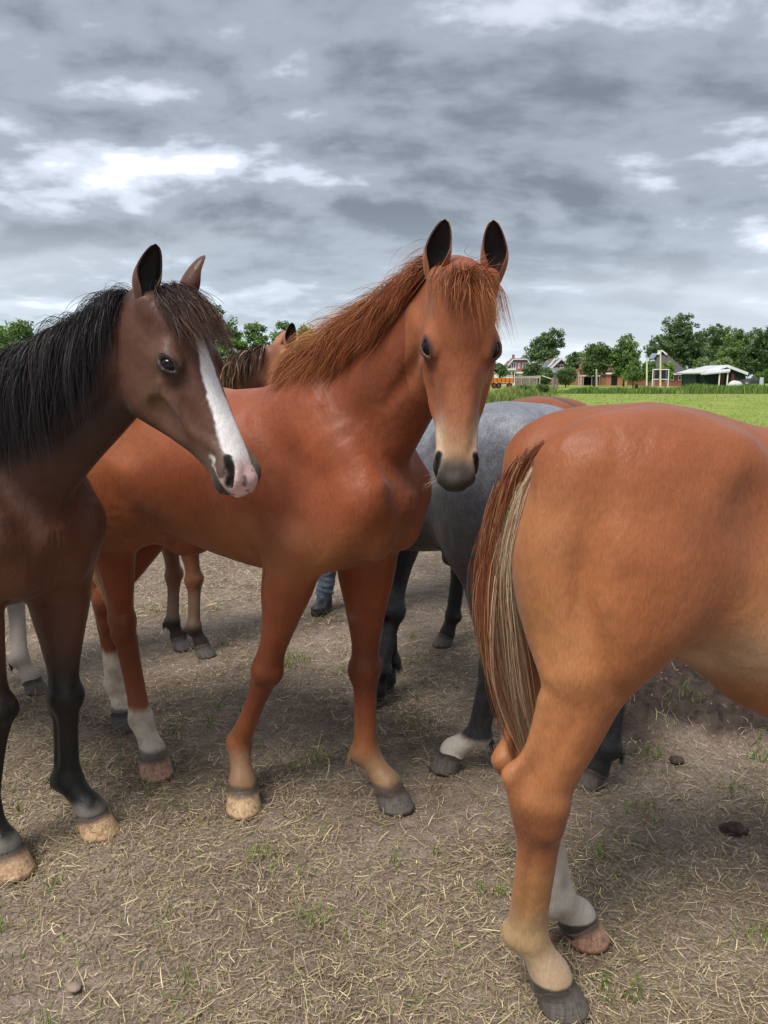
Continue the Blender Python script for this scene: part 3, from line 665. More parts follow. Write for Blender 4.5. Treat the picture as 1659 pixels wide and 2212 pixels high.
    # wrapped bales and a pale sack by the shed
    def blob(name, px, py, Y, s, m, lab, cat, seed):
        c = at(px, py, Y); bm = bmesh.new(); bmesh.ops.create_icosphere(bm, subdivisions=3, radius=1)
        for v in bm.verts:
            k = 1+.35*(fbm(np.array([v.co[:]]), 2.2, seed, 2)[0]-.5); v.co = Vector((v.co.x*s[0]*k, v.co.y*s[1]*k, max(v.co.z*s[2]*k, -s[2]*.6)))
        me = bpy.data.meshes.new(name); bm.to_mesh(me); bm.free(); me.shade_smooth(); o = link_mesh(name, me, m); o.location = (c[0], Y, s[2]*.6); tag(o, lab, cat)
    blob('tarpaulin_heap', 1622, 820, 108, (1.7, 1.2, .95), mat('black_film', (.02, .021, .024), .35, .5, .3, 3), 'heap under black plastic sheet right of the shed', 'heap', 3)
    blob('pale_sack', 1588, 823, 106, (.95, .6, .75), mat('pale_sack', (.55, .53, .48), .8, .2, .15, 3), 'rounded pale sack in front of the shed', 'sack', 8)
    a = at(1646, 815, 104); tag(MB().bar((a[0], 104, -.1), (a[0], 104, a[2]), .28, .28, 12, .9).build('rain_barrel', mat('blue_grey_plastic', (.42, .47, .5), .5, .3, .1, 2)), 'pale blue grey barrel at the right of the black heap', 'barrel')
farm_things()
# ------------------------------------------------------------------ trees
BARK = mat('tree_bark', (.085, .068, .05), .9, .1, .3, 4, .5)
def crown(lobes, nclump, per, leaf, base, dark, seed, spiky=0):
    """leaf faces clumped inside ellipsoid lobes (cx, cy, cz, rx, ry, rz); returns co, faces, colours and the clump centres"""
    g = np.random.default_rng(seed); vol = np.array([l[3]*l[4]*l[5] for l in lobes])**.8; cs = []
    for i in g.choice(len(lobes), nclump, p=vol/vol.sum()):
        l = lobes[i]; d = g.normal(size=3); d /= np.linalg.norm(d); r = g.random()**.42; cs.append((l[0]+d[0]*r*l[3], l[1]+d[1]*r*l[4], l[2]+d[2]*r*l[5]))
    cs = np.array(cs); m = nclump*per; cr = leaf*g.uniform(1.4, 3.2, nclump)
    d = g.normal(size=(nclump, per, 3)); d /= np.linalg.norm(d, axis=2, keepdims=True); d[..., 2] *= .75+spiky
    P = (cs[:, None]+d*(cr[:, None]*g.random((nclump, per))**.5)[..., None]).reshape(-1, 3)
    a = g.normal(size=(m, 3)); a /= np.linalg.norm(a, axis=1)[:, None]; b = np.cross(a, g.normal(size=(m, 3))); b /= np.linalg.norm(b, axis=1)[:, None]
    s = leaf*g.uniform(.45, 1.0, (m, 1)); q = np.cross(a, b)*s*.25
    co = np.stack([P-a*s, P-b*s*.45+q, P+a*s, P+b*s*.45+q], 1).reshape(-1, 3); fa = np.arange(m*4).reshape(-1, 4)
    t = np.repeat(g.random((nclump, 1)), per, 0); c = np.array(dark)*(1-t)+np.array(base)*t; c = c*1.42*(.7+.6*g.random((m, 1)))
    return co, fa, np.repeat(c, 4, 0), cs
def tree(name, label, px, ytop, half, Y, lobes, base=(.075, .12, .03), dark=(.035, .06, .018), n=110, per=26, leaf=.42, seed=1, group=None, trunk_px=None, spiky=0, cat='tree', ybot=None):
    """lobes are (x, z, rx, rz) in view pixels relative to px and counted upwards from the ground line"""
    k = Y/1640.; gx = at(px, 820, Y)[0]; r = empty(name, (gx, Y, 0), label, cat, group)
    g0 = 816+CAM_Z*1662/Y
    L3 = [(gx+x*k, Y+R_.uniform(-.3, .3)*rx*k, (g0-y)*k, rx*k, rx*k*.85, rz*k) for x, y, rx, rz in lobes]
    co, fa, c, cs = crown(L3, int(n*1.5), int(per*1.35), leaf*.68, base, dark, seed, spiky)
    np_mesh('crown', co, fa, leaf_mat('tree_leaf', .3), r, smooth=False, col=c, attr='tint')
    tr = MB(); tw = (trunk_px or half*.07)*k; zt = np.mean([l[2] for l in L3]); xt = np.mean([l[0] for l in L3])
    pts = [Vector((gx, Y, -.2)), Vector((gx+(xt-gx)*.2, Y, zt*.35)), Vector((gx+(xt-gx)*.6, Y, zt*.75)), Vector((xt, Y, zt*1.12))]
    for i in range(3): tr.bar(pts[i], pts[i+1], tw*(1-.27*i), tw*(1-.27*i), 8, (1-.27*(i+1))/(1-.27*i))
    for j in range(0, len(cs), max(1, len(cs)//16)):
        s = .3+.6*R_.random(); q = pts[1].lerp(pts[3], s); tr.bar(q, Vector(cs[j]), tw*.32*(1.2-s), tw*.32*(1.2-s), 5, .25)
    tr.build('trunk', BARK, r, smooth=True)
GA = 'trees along the left skyline'; GB_ = 'trees around the houses'
MIDG, MIDD = (.15, .235, .065), (.07, .115, .042); DKG, DKD = (.115, .175, .07), (.055, .09, .042); YEL = (.23, .28, .085)
def trees():
    T = tree
    T('broadleaf_tree', 'wide tree with feathery upright top at the left edge', 38, 700, 60, 95, [(-8, 735, 45, 28), (5, 760, 55, 30), (-25, 775, 40, 30), (15, 715, 25, 14)], MIDG, DKD, 150, 26, .40, 1, GA, spiky=.5)
    T('young_tree', 'pale green young tree in front of the left edge trees', 15, 750, 18, 80, [(0, 765, 16, 14), (2, 783, 20, 16)], YEL, MIDG, 50, 24, .25, 2, GA)
    T('young_tree', 'yellow green tree right of the left edge trees', 72, 735, 20, 90, [(0, 752, 20, 18), (-4, 778, 24, 20)], YEL, MIDG, 60, 24, .3, 3, GA)
    T('tall_tree', 'tallest grey green tree right of the forelock of the bay', 455, 662, 40, 110, [(0, 690, 32, 26), (6, 730, 36, 36), (-10, 765, 34, 40), (0, 800, 34, 26)], (.13, .175, .09), DKD, 120, 26, .42, 4, GA)
    T('round_tree', 'dense green tree nearest the bay forelock', 503, 697, 30, 92, [(0, 725, 24, 28), (2, 765, 32, 38), (0, 805, 30, 24)], MIDG, DKD, 100, 28, .36, 5, GA)
    T('round_tree', 'second dense green tree of the skyline row', 556, 701, 30, 92, [(0, 728, 24, 26), (0, 768, 32, 38), (0, 805, 32, 24)], MIDG, DKD, 100, 28, .36, 6, GA)
    T('round_tree', 'green tree behind the upright brown ear', 612, 700, 26, 92, [(0, 726, 20, 26), (0, 768, 28, 38), (0, 805, 28, 24)], MIDG, DKD, 90, 28, .36, 7, GA)
    T('round_tree', 'pointed green tree above the grey ear', 662, 701, 32, 90, [(0, 722, 16, 20), (2, 750, 24, 28), (4, 785, 30, 34), (0, 812, 28, 20)], MIDG, DKD, 110, 28, .36, 8, GA)
    T('broadleaf_tree', 'olive tree emerging behind the wind blown mane', 765, 705, 60, 120, [(-8, 735, 34, 24), (10, 722, 26, 18), (-30, 760, 30, 30), (20, 765, 60, 40)], (.16, .205, .075), MIDD, 140, 26, .42, 9, GA)
    # right side
    T('windswept_tree', 'open crowned tree leaning right above the gabled houses', 1170, 716, 45, 190, [(18, 732, 22, 16), (2, 748, 26, 14), (-14, 772, 28, 18), (30, 745, 14, 10), (6, 770, 24, 16)], (.13, .185, .085), DKD, 120, 24, .7, 10, GB_)
    T('broadleaf_tree', 'dark tree with bare spike left of the round trees', 1243, 762, 25, 172, [(0, 780, 22, 18), (4, 800, 24, 18), (-8, 790, 14, 14)], DKG, DKD, 70, 26, .5, 11, GB_)
    T('round_tree', 'broad round tree before the orange house', 1284, 742, 32, 140, [(0, 768, 26, 22), (10, 755, 18, 14), (-8, 790, 24, 20), (8, 792, 24, 18)], (.14, .19, .065), DKD, 120, 28, .48, 12, GB_, trunk_px=2.2)
    T('round_tree', 'tall round tree right of the orange house', 1347, 728, 36, 140, [(0, 748, 24, 20), (-8, 775, 32, 24), (14, 780, 24, 24), (2, 800, 26, 12)], MIDG, DKD, 140, 28, .48, 13, GB_, trunk_px=2.2)
    T('leafy_bush', 'bright leafy bush in front of the tall round tree', 1368, 775, 20, 112, [(0, 795, 18, 16), (-2, 812, 20, 12)], (.14, .23, .06), MIDD, 50, 26, .34, 14, GB_, cat='bush')
    T('leafy_bush', 'green clipped tree left of the goal', 1400, 775, 18, 112, [(0, 797, 13, 12), (2, 812, 14, 10)], (.15, .24, .055), MIDD, 50, 26, .34, 15, GB_, cat='bush')
    T('leafy_bush', 'green clipped tree behind the goal', 1438, 775, 18, 112, [(2, 797, 10, 10), (0, 810, 12, 9)], (.16, .25, .055), MIDD, 50, 26, .34, 16, GB_, cat='bush')
    T('giant_tree', 'largest dark tree towering behind the farmhouse', 1462, 685, 70, 200, [(0, 715, 36, 30), (-28, 745, 34, 24), (28, 745, 34, 30), (-50, 760, 20, 16), (5, 770, 50, 40), (44, 780, 30, 34), (-20, 775, 36, 28)], (.115, .165, .075), DKD, 260, 28, .75, 17, GB_)
    T('broadleaf_tree', 'slim dark tree right of the giant tree', 1547, 705, 25, 190, [(0, 728, 22, 22), (-4, 760, 18, 26), (10, 745, 16, 16)], DKG, DKD, 90, 26, .6, 18, GB_)
    T('broadleaf_tree', 'broad mid green tree behind the shed', 1588, 710, 40, 165, [(0, 735, 28, 22), (-14, 765, 34, 26), (18, 760, 28, 26), (0, 790, 40, 26)], (.14, .195, .07), MIDD, 160, 26, .6, 19, GB_)
    T('weeping_bush', 'pale drooping bush rising over the shed roof', 1553, 775, 24, 140, [(0, 787, 22, 12), (4, 800, 26, 14)], (.22, .28, .13), (.11, .16, .07), 50, 26, .45, 20, GB_, cat='bush')
    T('broadleaf_tree', 'very dark tree cut by the right edge', 1645, 708, 50, 130, [(0, 745, 36, 34), (-16, 775, 30, 30), (14, 770, 40, 44), (30, 735, 30, 28)], (.085, .135, .05), DKD, 190, 28, .5, 21, GB_)
    T('leafy_bush', 'olive bush at the left end of the shed', 1514, 770, 20, 126, [(0, 795, 16, 20), (4, 812, 18, 16)], (.14, .19, .07), MIDD, 50, 26, .4, 22, GB_, cat='bush')
    T('leafy_bush', 'dark rounded bush left of the low solar roof', 1178, 798, 16, 128, [(0, 808, 14, 9), (0, 818, 16, 10)], DKG, DKD, 40, 26, .36, 23, GB_, cat='bush')
    T('leafy_bush', 'dark bush under the brick gable', 1222, 795, 20, 128, [(-8, 812, 14, 12), (8, 806, 14, 12), (4, 818, 20, 10)], DKG, DKD, 60, 26, .36, 24, GB_, cat='bush')
    T('leafy_bush', 'grey green bush before the mansard gable', 1150, 780, 24, 135, [(0, 800, 20, 14), (-10, 812, 16, 12), (10, 790, 12, 10)], (.10, .12, .06), MIDD, 50, 24, .4, 25, GB_, cat='bush')
    T('leafy_bush', 'green shrub beside the garage at the face edge', 1078, 786, 14, 150, [(-4, 796, 16, 10), (4, 802, 14, 10)], DKG, DKD, 40, 24, .42, 26, GB_, cat='bush')
    T('leafy_bush', 'low green hedge at the right edge by the heap', 1652, 802, 18, 112, [(0, 815, 16, 12)], (.10, .16, .035), MIDD, 40, 26, .32, 27, GB_, cat='bush')
trees()
def far_woods():
    # distant belt of trees closing the skyline
    L = []
    g = np.random.default_rng(5); co = []; fa = []; cl = []; k = 0
    for Y, h, dens in ((520, 9, 80), (620, 12, 70)):
        for i in range(dens):
            x = (i/dens-.5)*Y*1.5+g.normal(0, 4); hh = h*g.uniform(.55, 1.1)
            L.append((x, Y+g.normal(0, 8), hh*.5, hh*g.uniform(.5, .9), 4, hh*.5))
    co, fa, c, cs = crown(L, 900, 16, 2.6, (.075, .10, .06), (.045, .065, .04), 3)
    tag(np_mesh('far_woods', co, fa, leaf_mat('tree_leaf', .3), smooth=False, col=c, attr='tint'), 'distant line of woods closing the horizon', 'woods', kind='stuff')
far_woods()
def reed_bank():
    # tall grass and reeds along the ditch behind the pasture
    n = 26000; X = rng.uniform(12, 62, n); Y = 80.5+rng.normal(0, 1.0, n)+.02*(X-30)
    p = np.stack([X, Y*0, Y*0], 1); top = .35+1.15*fbm(p, .35, 51, 3)
    top *= sst(X, 17, 24)*.75+.25
    h = top*(.55+.6*rng.random(n)); q = vnoise(p, .8, 3)[:, None]
    col = (np.array((.12, .21, .05))*(1-q)+np.array((.24, .33, .085))*q)*(.6+.7*rng.random((n, 1)))
    co, fa, c = blades(X, Y, h, .022+.02*rng.random(n), .15+.35*rng.random(n), col, 4, z0=np.zeros(n))
    tag(np_mesh('reed_bank', co, fa, leaf_mat('grass_blade'), smooth=False, col=c, attr='tint'), 'bank of tall reeds and grass along the ditch', 'reeds', kind='stuff')
    # weeds running towards the viewer on the left of the pasture
    n = 15000; t = rng.random(n); Y = 48+45*t; X = (5.5+7.2*((Y-48)/22)**.75)+rng.normal(0, 1.2, n)*(.6+.5*t); X = np.where(X < 3, 3+rng.random(n), X)
    p = np.stack([X, Y, Y*0], 1); q = fbm(p, .45, 61, 3)
    h = (.22+.75*sst(q, .4, .66))*(.5+.6*rng.random(n))
    col = (np.array((.15, .20, .06))*(1-q[:, None])+np.array((.30, .34, .11))*q[:, None])*(.6+.7*rng.random((n, 1)))
    co, fa, c = blades(X, Y, h, .016+.016*rng.random(n), .2+.4*rng.random(n), col, 4, z0=np.zeros(n))
    tag(np_mesh('ditch_weeds', co, fa, leaf_mat('grass_blade'), smooth=False, col=c, attr='tint'), 'rough pale weeds along the ditch beside the pasture', 'weeds', kind='stuff')
    for px, py, Y, w, h, lab in ((1085, 858, 58, 16, 22, 'leafy weed clump nearest the chestnut face'), (1135, 846, 66, 16, 20, 'leafy weed clump below the plank cart'), (1172, 842, 74, 14, 16, 'leafy weed clump left of the thick gate post')):
        tree('weed_bush', lab, px, 0, w, Y, [(0, py-h*.3, w, h*.4), (w*.4, py-h*.1, w*.8, h*.3)], (.10, .15, .04), MIDD, 34, 22, .16, int(px), 'weed clumps by the ditch', cat='weed bush')
reed_bank()
# ------------------------------------------------------------------ horses
def sst(x, a, b):
    t = np.clip((x-a)/(b-a), 0, 1); return t*t*(3-2*t)
def bez(p0, p1, p2, p3, t): return (1-t)**3*p0+3*(1-t)**2*t*p1+3*(1-t)*t*t*p2+t**3*p3
TORSO = [(-.82, 1.21, 1.16, .01, 0), (-.805, 1.30, 1.05, .07, 0), (-.76, 1.40, .98, .135, .05), (-.69, 1.465, .95, .19, .12), (-.58, 1.52, .95, .23, .15), (-.45, 1.54, .955, .25, .16), (-.32, 1.52, .945, .255, .14), (-.18, 1.48, .89, .265, .10), (0, 1.455, .85, .275, .08), (.15, 1.465, .825, .262, .12), (.28, 1.50, .82, .235, .25), (.38, 1.53, .825, .21, .36), (.48, 1.49, .85, .195, .30), (.58, 1.40, .89, .18, .15), (.65, 1.31, .94, .15, 0), (.705, 1.22, 1.0, .10, 0), (.735, 1.13, 1.08, .02, 0)]
HEAD = [(-.03, -.05, -.11, .02, 0), (-.012, -.02, -.14, .052, 0), (.015, .0, -.175, .074, 0), (.05, .004, -.215, .089, 0), (.10, .010, -.258, .099, .0), (.15, .012, -.285, .102, .04), (.20, .009, -.292, .103, .10), (.25, .004, -.280, .099, .14), (.297, -.001, -.252, .0895, .16), (.363, -.005, -.203, .073, .15), (.43, -.008, -.163, .0585, .08), (.478, -.009, -.143, .052, .03), (.51, -.010, -.132, .052, 0), (.54, -.013, -.124, .050, 0), (.575, -.022, -.112, .045, 0), (.592, -.036, -.10, .036, 0), (.603, -.055, -.085, .02, 0)]
class Horse: pass
def horse_shape(sp):
    """implicit body of one horse in world coordinates; returns the sdf and its landmarks"""
    S = Sdf(); H = Horse(); H.S = S; H.sp = sp
    sc = sp.get('scale', 1.); hd = nrm(V3(*sp['heading'], 0)); lf = V3(-hd[1], hd[0], 0); UP = V3(0, 0, 1)
    T = V3(*sp['at'], sp.get('lift', 0)); bel = sp.get('belly', 0)
    L = lambda x, y, z: T+sc*(x*hd+y*lf+z*UP)
    H.L = L; H.hd = hd; H.lf = lf
    fat = sp.get('fat', 1.)
    slo = sp.get('slope', 0)
    tor = [(a*sc, (b-slo*float(sst(-a, .45, .80)))*sc, (c-bel*math.exp(-((a+.05)/.22)**2))*sc, d*sc*fat, e) for a, b, c, d, e in TORSO]
    S.loft(tor, T, hd, lf, UP, k=.03, p=2.15)
    H.legs = {}
    for side, sg in (('l', 1), ('r', -1)):
        # --- shoulder and forearm
        fo = sp['legs'][side+'f']
        el = L(.46, sg*.165, .95)+V3(*fo.get('el', (0, 0, 0)))
        kn, ft, co, hf = [V3(*fo[k]) for k in ('knee', 'fetlock', 'coronet', 'hoof')]
        toe = nrm(V3(*fo['toe'], 0)) if 'toe' in fo else hd
        lat = np.cross(UP, toe)
        sh = L(.69, sg*.135, 1.13)
        S.tube([L(.37, sg*.10, 1.44), L(.50, sg*.145, 1.28), L(.63, sg*.15, 1.13)], sc*np.array([.12, .12, .095]), sc*np.array([.05, .065, .06]), hd, k=.05)
        S.ell(L(.43, sg*.165, 1.07), sc*V3(.17, .075, .13), (nrm(hd*.8-UP*.6), lf, nrm(hd*.6+UP*.8)), k=.06)     # triceps
        S.ell(L(.64, sg*.090, 1.05), sc*V3(.078, .080, .135), (hd, lf, UP), k=.05)                            # pectoral
        S.tube([L(.62, sg*.15, 1.12), .5*(L(.6, sg*.15, 1.05)+el), el], sc*np.array([.10, .115, .10]), sc*np.array([.075, .08, .072]), hd, k=.05, sub=10)
        ap = lambda t: el+(kn-el)*t
        t_ = nrm(kn-el); fw = nrm(toe-t_*(toe@t_))
        th = sp.get('leg', 1.)*sc
        S.tube([el+.03*UP, ap(.22), ap(.5), ap(.78), ap(.92), kn], th*np.array([.115, .108, .079, .052, .049, .051]), th*np.array([.09, .084, .065, .047, .048, .051]), fw, k=.04, sub=9)
        S.ell(ap(.22)-fw*.02*sc+lf*sg*.015, th*V3(.07, .06, .16), (fw, np.cross(t_, fw), t_), k=.04)
        so = np.cross(t_, fw); so = so*(1 if so@(lf*sg) > 0 else -1)
        S.tube([ap(.10)+so*.12*th+fw*.02*th, ap(.25)+so*.082*th+fw*.01*th, ap(.55)+so*.064*th, ap(.80)+so*.058*th-fw*.005*th, ap(.9)+so*.09*th], th*.007, th*.007, fw, k=.022, op=1)
        S.tube([ap(.12)+so*.12*th-fw*.05*th, ap(.3)+so*.068*th-fw*.045*th, ap(.62)+so*.052*th-fw*.036*th, ap(.8)+so*.08*th-fw*.03*th], th*.006, th*.006, fw, k=.02, op=1)
        cn = lambda t: kn+(ft-kn)*t
        S.tube([kn, cn(.12), cn(.3), cn(.6), cn(.85), ft], th*np.array([.051, .048, .042, .040, .042, .047]), th*np.array([.050, .045, .037, .035, .038, .044]), fw, k=.02, sub=6)
        S.ell(cn(.06)-fw*.035*th, th*V3(.024, .026, .04), (fw, np.cross(t_, fw), t_), k=.03)                    # pisiform
        for q in (-1, 1):                                                                                  # knee bones
            S.ell(kn+fw*.028*th+np.cross(t_, fw)*q*.022*th, th*V3(.022, .022, .036), (fw, np.cross(t_, fw), t_), k=.02)
            S.tube([cn(.18)+np.cross(t_, fw)*q*.06*th-fw*.012*th, cn(.3)+np.cross(t_, fw)*q*.041*th-fw*.012*th, cn(.75)+np.cross(t_, fw)*q*.039*th-fw*.012*th, cn(.86)+np.cross(t_, fw)*q*.06*th-fw*.012*th], .009*th, .009*th, fw, k=.014, op=1)
        S.ell(ft-fw*.030*th-.012*UP, th*V3(.027, .032, .028), (fw, lat, UP), k=.025)                                 # sesamoid
        S.tube([ft, .45*ft+.55*co, co, co-.022*UP+.006*toe], th*np.array([.047, .040, .050, .052]), th*np.array([.043, .038, .050, .053]), fw, k=.02)
        H.legs[side+'f'] = dict(el=el, kn=kn, ft=ft, co=co, hf=hf, toe=toe, th=th)
        # --- hindquarter
        hi = sp['legs'][side+'h']
        kn2 = L(-.37, sg*.185, 1.0)+V3(*hi.get('st', (0, 0, 0)))          # stifle
        hk, ft, co, hf = [V3(*hi[k]) for k in ('hock', 'fetlock', 'coronet', 'hoof')]
        toe = nrm(V3(*hi['toe'], 0)) if 'toe' in hi else hd
        lat = np.cross(UP, toe)
        S.ell(L(-.50, sg*.115, 1.36), sc*V3(.27, .125, .165), (nrm(hd*.97+UP*.2), lf, UP), k=.06)             # gluteal
        S.ell(L(-.33, sg*.17, 1.40), sc*V3(.07, .05, .06), (hd, lf, UP), k=.06)                            # hip bone
        S.ell(L(-.58, sg*.145, 1.18), sc*V3(.215, .105, .25), (hd, lf, UP), k=.06)                             # thigh
        S.ell(.5*kn2+.5*L(-.42, sg*.11, 1.34), sc*V3(.14, .085, .21), (nrm(hd-UP*.1), lf, nrm(UP+hd*.1)), k=.09)   # quadriceps
        S.ell(kn2-lf*sg*.045, sc*V3(.10, .055, .13), (hd, lf, UP), k=.10)
        m = .5*(kn2+L(-.62, sg*.15, 1.0)); dirg = nrm(hk-m); fw = nrm(hd-dirg*(hd@dirg))
        gp = lambda t: m+(hk-m)*t
        S.tube([L(-.55, sg*.145, 1.17), gp(.02), gp(.3), gp(.6), gp(.82), hk], th*np.array([.165, .128, .092, .074, .058, .053]), th*np.array([.104, .090, .074, .058, .046, .044]), fw, k=.10, sub=8)
        S.tube([L(-.68, sg*.085, 1.34), L(-.72, sg*.10, 1.18), L(-.70, sg*.115, 1.02), gp(.33)-fw*.06*th], sc*np.array([.07, .088, .085, .06]), sc*np.array([.06, .082, .078, .055]), hd, k=.05)   # hamstring
        so = np.cross(dirg, fw); so = so*(1 if so@(lf*sg) > 0 else -1)
        S.tube([gp(.0)-fw*.10*th+so*.15*th, gp(.16)-fw*.045*th+so*.098*th, gp(.30)+fw*.01*th+so*.088*th, gp(.36)+fw*.06*th+so*.075*th, gp(.36)+fw*.10*th+so*.10*th], th*.008, th*.008, fw, k=.026, op=1)
        S.tube([gp(.35)-fw*.03*th+so*.12*th, gp(.5)-fw*.035*th+so*.072*th, gp(.75)-fw*.04*th+so*.056*th, gp(.9)-fw*.045*th+so*.075*th], th*.009, th*.009, fw, k=.025, op=1)
        ca = nrm(hk-ft); fwc = nrm(toe-ca*(toe@ca)); sdv = np.cross(ca, fwc)
        ph = hk-fwc*.072*th+ca*.058*th                                                                     # point of hock
        S.tube([gp(.5)-fw*.085*th, gp(.75)-fw*.075*th, ph], th*np.array([.018, .017, .024]), th*np.array([.018, .016, .022]), fw, k=.03)
        S.tube([ph, hk-fwc*.045*th-ca*.05*th, hk-fwc*.02*th-ca*.13*th], th*np.array([.026, .026, .022]), th*np.array([.024, .026, .024]), fwc, k=.03)
        S.ell(hk+fwc*.008*th-ca*.01*th, th*V3(.048, .045, .056), (fwc, sdv, ca), k=.02)
        S.ell(hk+sdv*.02*th*sg+fwc*.012*th-ca*.055*th, th*V3(.036, .031, .036), (fwc, sdv, ca), k=.02)
        for q in (-1, 1): S.ell(gp(.80)-fw*.062*th+sdv*q*.050*th, th*V3(.020, .026, .060), (fw, sdv, dirg), k=.025, op=1)      # hollow before the Achilles tendon
        cn = lambda t: hk+(ft-hk)*t
        S.tube([hk, cn(.2), cn(.38), cn(.65), cn(.87), ft], th*np.array([.052, .050, .048, .047, .047, .049]), th*np.array([.045, .044, .040, .038, .040, .045]), fwc, k=.02, sub=6)
        for q in (-1, 1):
            S.tube([cn(.22)+sdv*q*.06*th-fwc*.014*th, cn(.35)+sdv*q*.041*th-fwc*.014*th, cn(.75)+sdv*q*.040*th-fwc*.014*th, cn(.88)+sdv*q*.06*th-fwc*.014*th], .009*th, .009*th, fwc, k=.014, op=1)
        S.ell(ft-fwc*.030*th-.012*UP, th*V3(.027, .032, .028), (fwc, lat, UP), k=.025)
        S.tube([ft, .45*ft+.55*co, co, co-.022*UP+.006*toe], th*np.array([.048, .042, .051, .052]), th*np.array([.044, .040, .050, .053]), fwc, k=.02)
        H.legs[side+'h'] = dict(st=kn2, kn=hk, ft=ft, co=co, hf=hf, toe=toe, th=th)
    def groove(P, r, k):
        n_ = len(P); P = [np.array(p) for p in P]; P[0] = P[0]+lf*sg*.05; P[-1] = P[-1]+lf*sg*.05; rr = sc*r*np.array([.15]+[1]*(n_-2)+[.15]); S.tube(P, rr, rr, UP, k=k, op=1)
    for sg in (1, -1):
        groove([L(.33, sg*.215, 1.36), L(.36, sg*.255, 1.20), L(.42, sg*.262, 1.05)], .013, .045)
        groove([L(.28, sg*.25, 1.16), L(.27, sg*.262, 1.05), L(.31, sg*.255, .93)], .014, .05)                          # behind the elbow
        groove([L(-.67, sg*.215, 1.38), L(-.69, sg*.245, 1.25), L(-.70, sg*.24, 1.10), L(-.69, sg*.235, 1.0)], .004, .08)               # hamstring line
    # flank hollow, brisket fold, groove in front of the thigh
    for sg in (1, -1):
        S.ell(L(-.27, sg*.285, 1.30), sc*V3(.09, .045, .09), (hd, lf, UP), k=.06, op=1)
    S.tube([L(.73, 0, 1.20), L(.765, 0, 1.05), L(.70, 0, .92)], sc*.018, sc*.03, hd, k=.05, op=1)
    S.tube([L(-.22, 0, .87), L(-.40, 0, .95), L(-.55, 0, .99)], sc*.05, sc*np.array([.12, .12, .1]), UP, k=.05)
    # --- head frame
    a = nrm(V3(*sp['face'])); n = V3(*sp['brow']); n = nrm(n-a*(n@a)); w = np.cross(n, a); poll = V3(*sp['poll'])
    hs = sp.get('head', 1.)
    Hd = lambda u, v, ww: poll+hs*(u*a+v*n+ww*w)
    H.Hd = Hd; H.a, H.n, H.w, H.poll, H.hs = a, n, w, poll, hs
    # --- neck
    P0 = L(.36, 0, 1.21); d0 = nrm(sp['neck0'][0]*hd+sp['neck0'][1]*lf+sp['neck0'][2]*UP); E = Hd(.055, -.105, 0); d1 = nrm(V3(*sp['neck1']))
    ln = np.linalg.norm(E-P0)
    ts = np.linspace(0, 1, 7); NP = np.array([bez(P0, P0+d0*ln*.38, E-d1*ln*.33, E, t) for t in ts])
    tg = np.gradient(NP, axis=0); tg /= np.linalg.norm(tg, axis=1)[:, None]
    u0 = nrm(UP*.8-hd*.6); u1 = nrm(-a*.9-d1*.1+sp.get('crest', 0)*w)
    ups = []
    for i, t in enumerate(ts):
        u = u0*(1-t)+u1*t; u = u-tg[i]*(u@tg[i]); ups.append(nrm(u))
    ups = np.array(ups); nk = sp.get('neck', 1.)*sc
    ra = nk*np.array([.275, .262, .228, .192, .163, .138, .118]); rb = nk*np.array([.15, .148, .128, .107, .092, .084, .074])
    S.tube(NP, ra, rb, ups, k=.05, sub=sp.get('nsub', 4))
    H.NP, H.ups, H.nra, H.nrb, H.tg = NP, ups, ra, rb, tg
    sdn = np.cross(tg, ups)
    for q in (-1, 1):      # jugular groove and the muscle above it
        pts = NP-ups*(ra*.52)[:, None]+sdn*(rb*.97*q)[:, None]
        S.tube(pts[3:6], nk*np.array([.004, .012, .004]), nk*np.array([.004, .012, .004]), ups[3:6], k=.035, op=1)
        pts = NP+ups*(ra*.05)[:, None]+sdn*(rb*.80*q)[:, None]
        S.tube(pts[1:6], nk*.045, nk*.022, ups[1:6], k=.05)
    # --- head
    S.loft([(p*hs, q*hs, r*hs, b*hs, e) for p, q, r, b, e in HEAD], poll, a, w, n, k=.022, p=2.55)
    ax = (a, n, w)
    H.eyes = {}
    S.ell(Hd(.548, -.119, 0), hs*V3(.036, .024, .036), ax, k=.02)                       # chin
    S.ell(Hd(.572, -.058, 0), hs*V3(.034, .042, .044), ax, k=.02)                       # upper lip
    S.ell(Hd(.10, -.02, 0), hs*V3(.09, .03, .07), ax, k=.05)                            # forehead
    for q in (-1, 1):
        S.ell(Hd(.185, -.190, q*.050), hs*V3(.112, .100, .046), ax, k=.018)               # cheek
        S.ell(Hd(.198, -.050, q*.078), hs*V3(.060, .040, .031), ax, k=.025)              # orbit
        S.tube([Hd(.245, -.092, q*.094), Hd(.30, -.098, q*.086), Hd(.365, -.098, q*.071), Hd(.385, -.098, q*.062)], hs*np.array([.010, .012, .011, .006]), hs*.010, n, k=.018)   # facial crest
        S.tube([Hd(.40, -.085, q*.055), Hd(.455, -.055, q*.050), Hd(.515, -.034, q*.046)], hs*.009, hs*.008, n, k=.02)
        S.ell(Hd(.540, -.048, q*.044), hs*V3(.042, .034, .021), ax, k=.02)              # nostril wing
        S.tube([Hd(.06, -.045, q*.062), Hd(.025, -.04, q*.074)], hs*.026, hs*.026, n, k=.03, sub=1)   # ear base
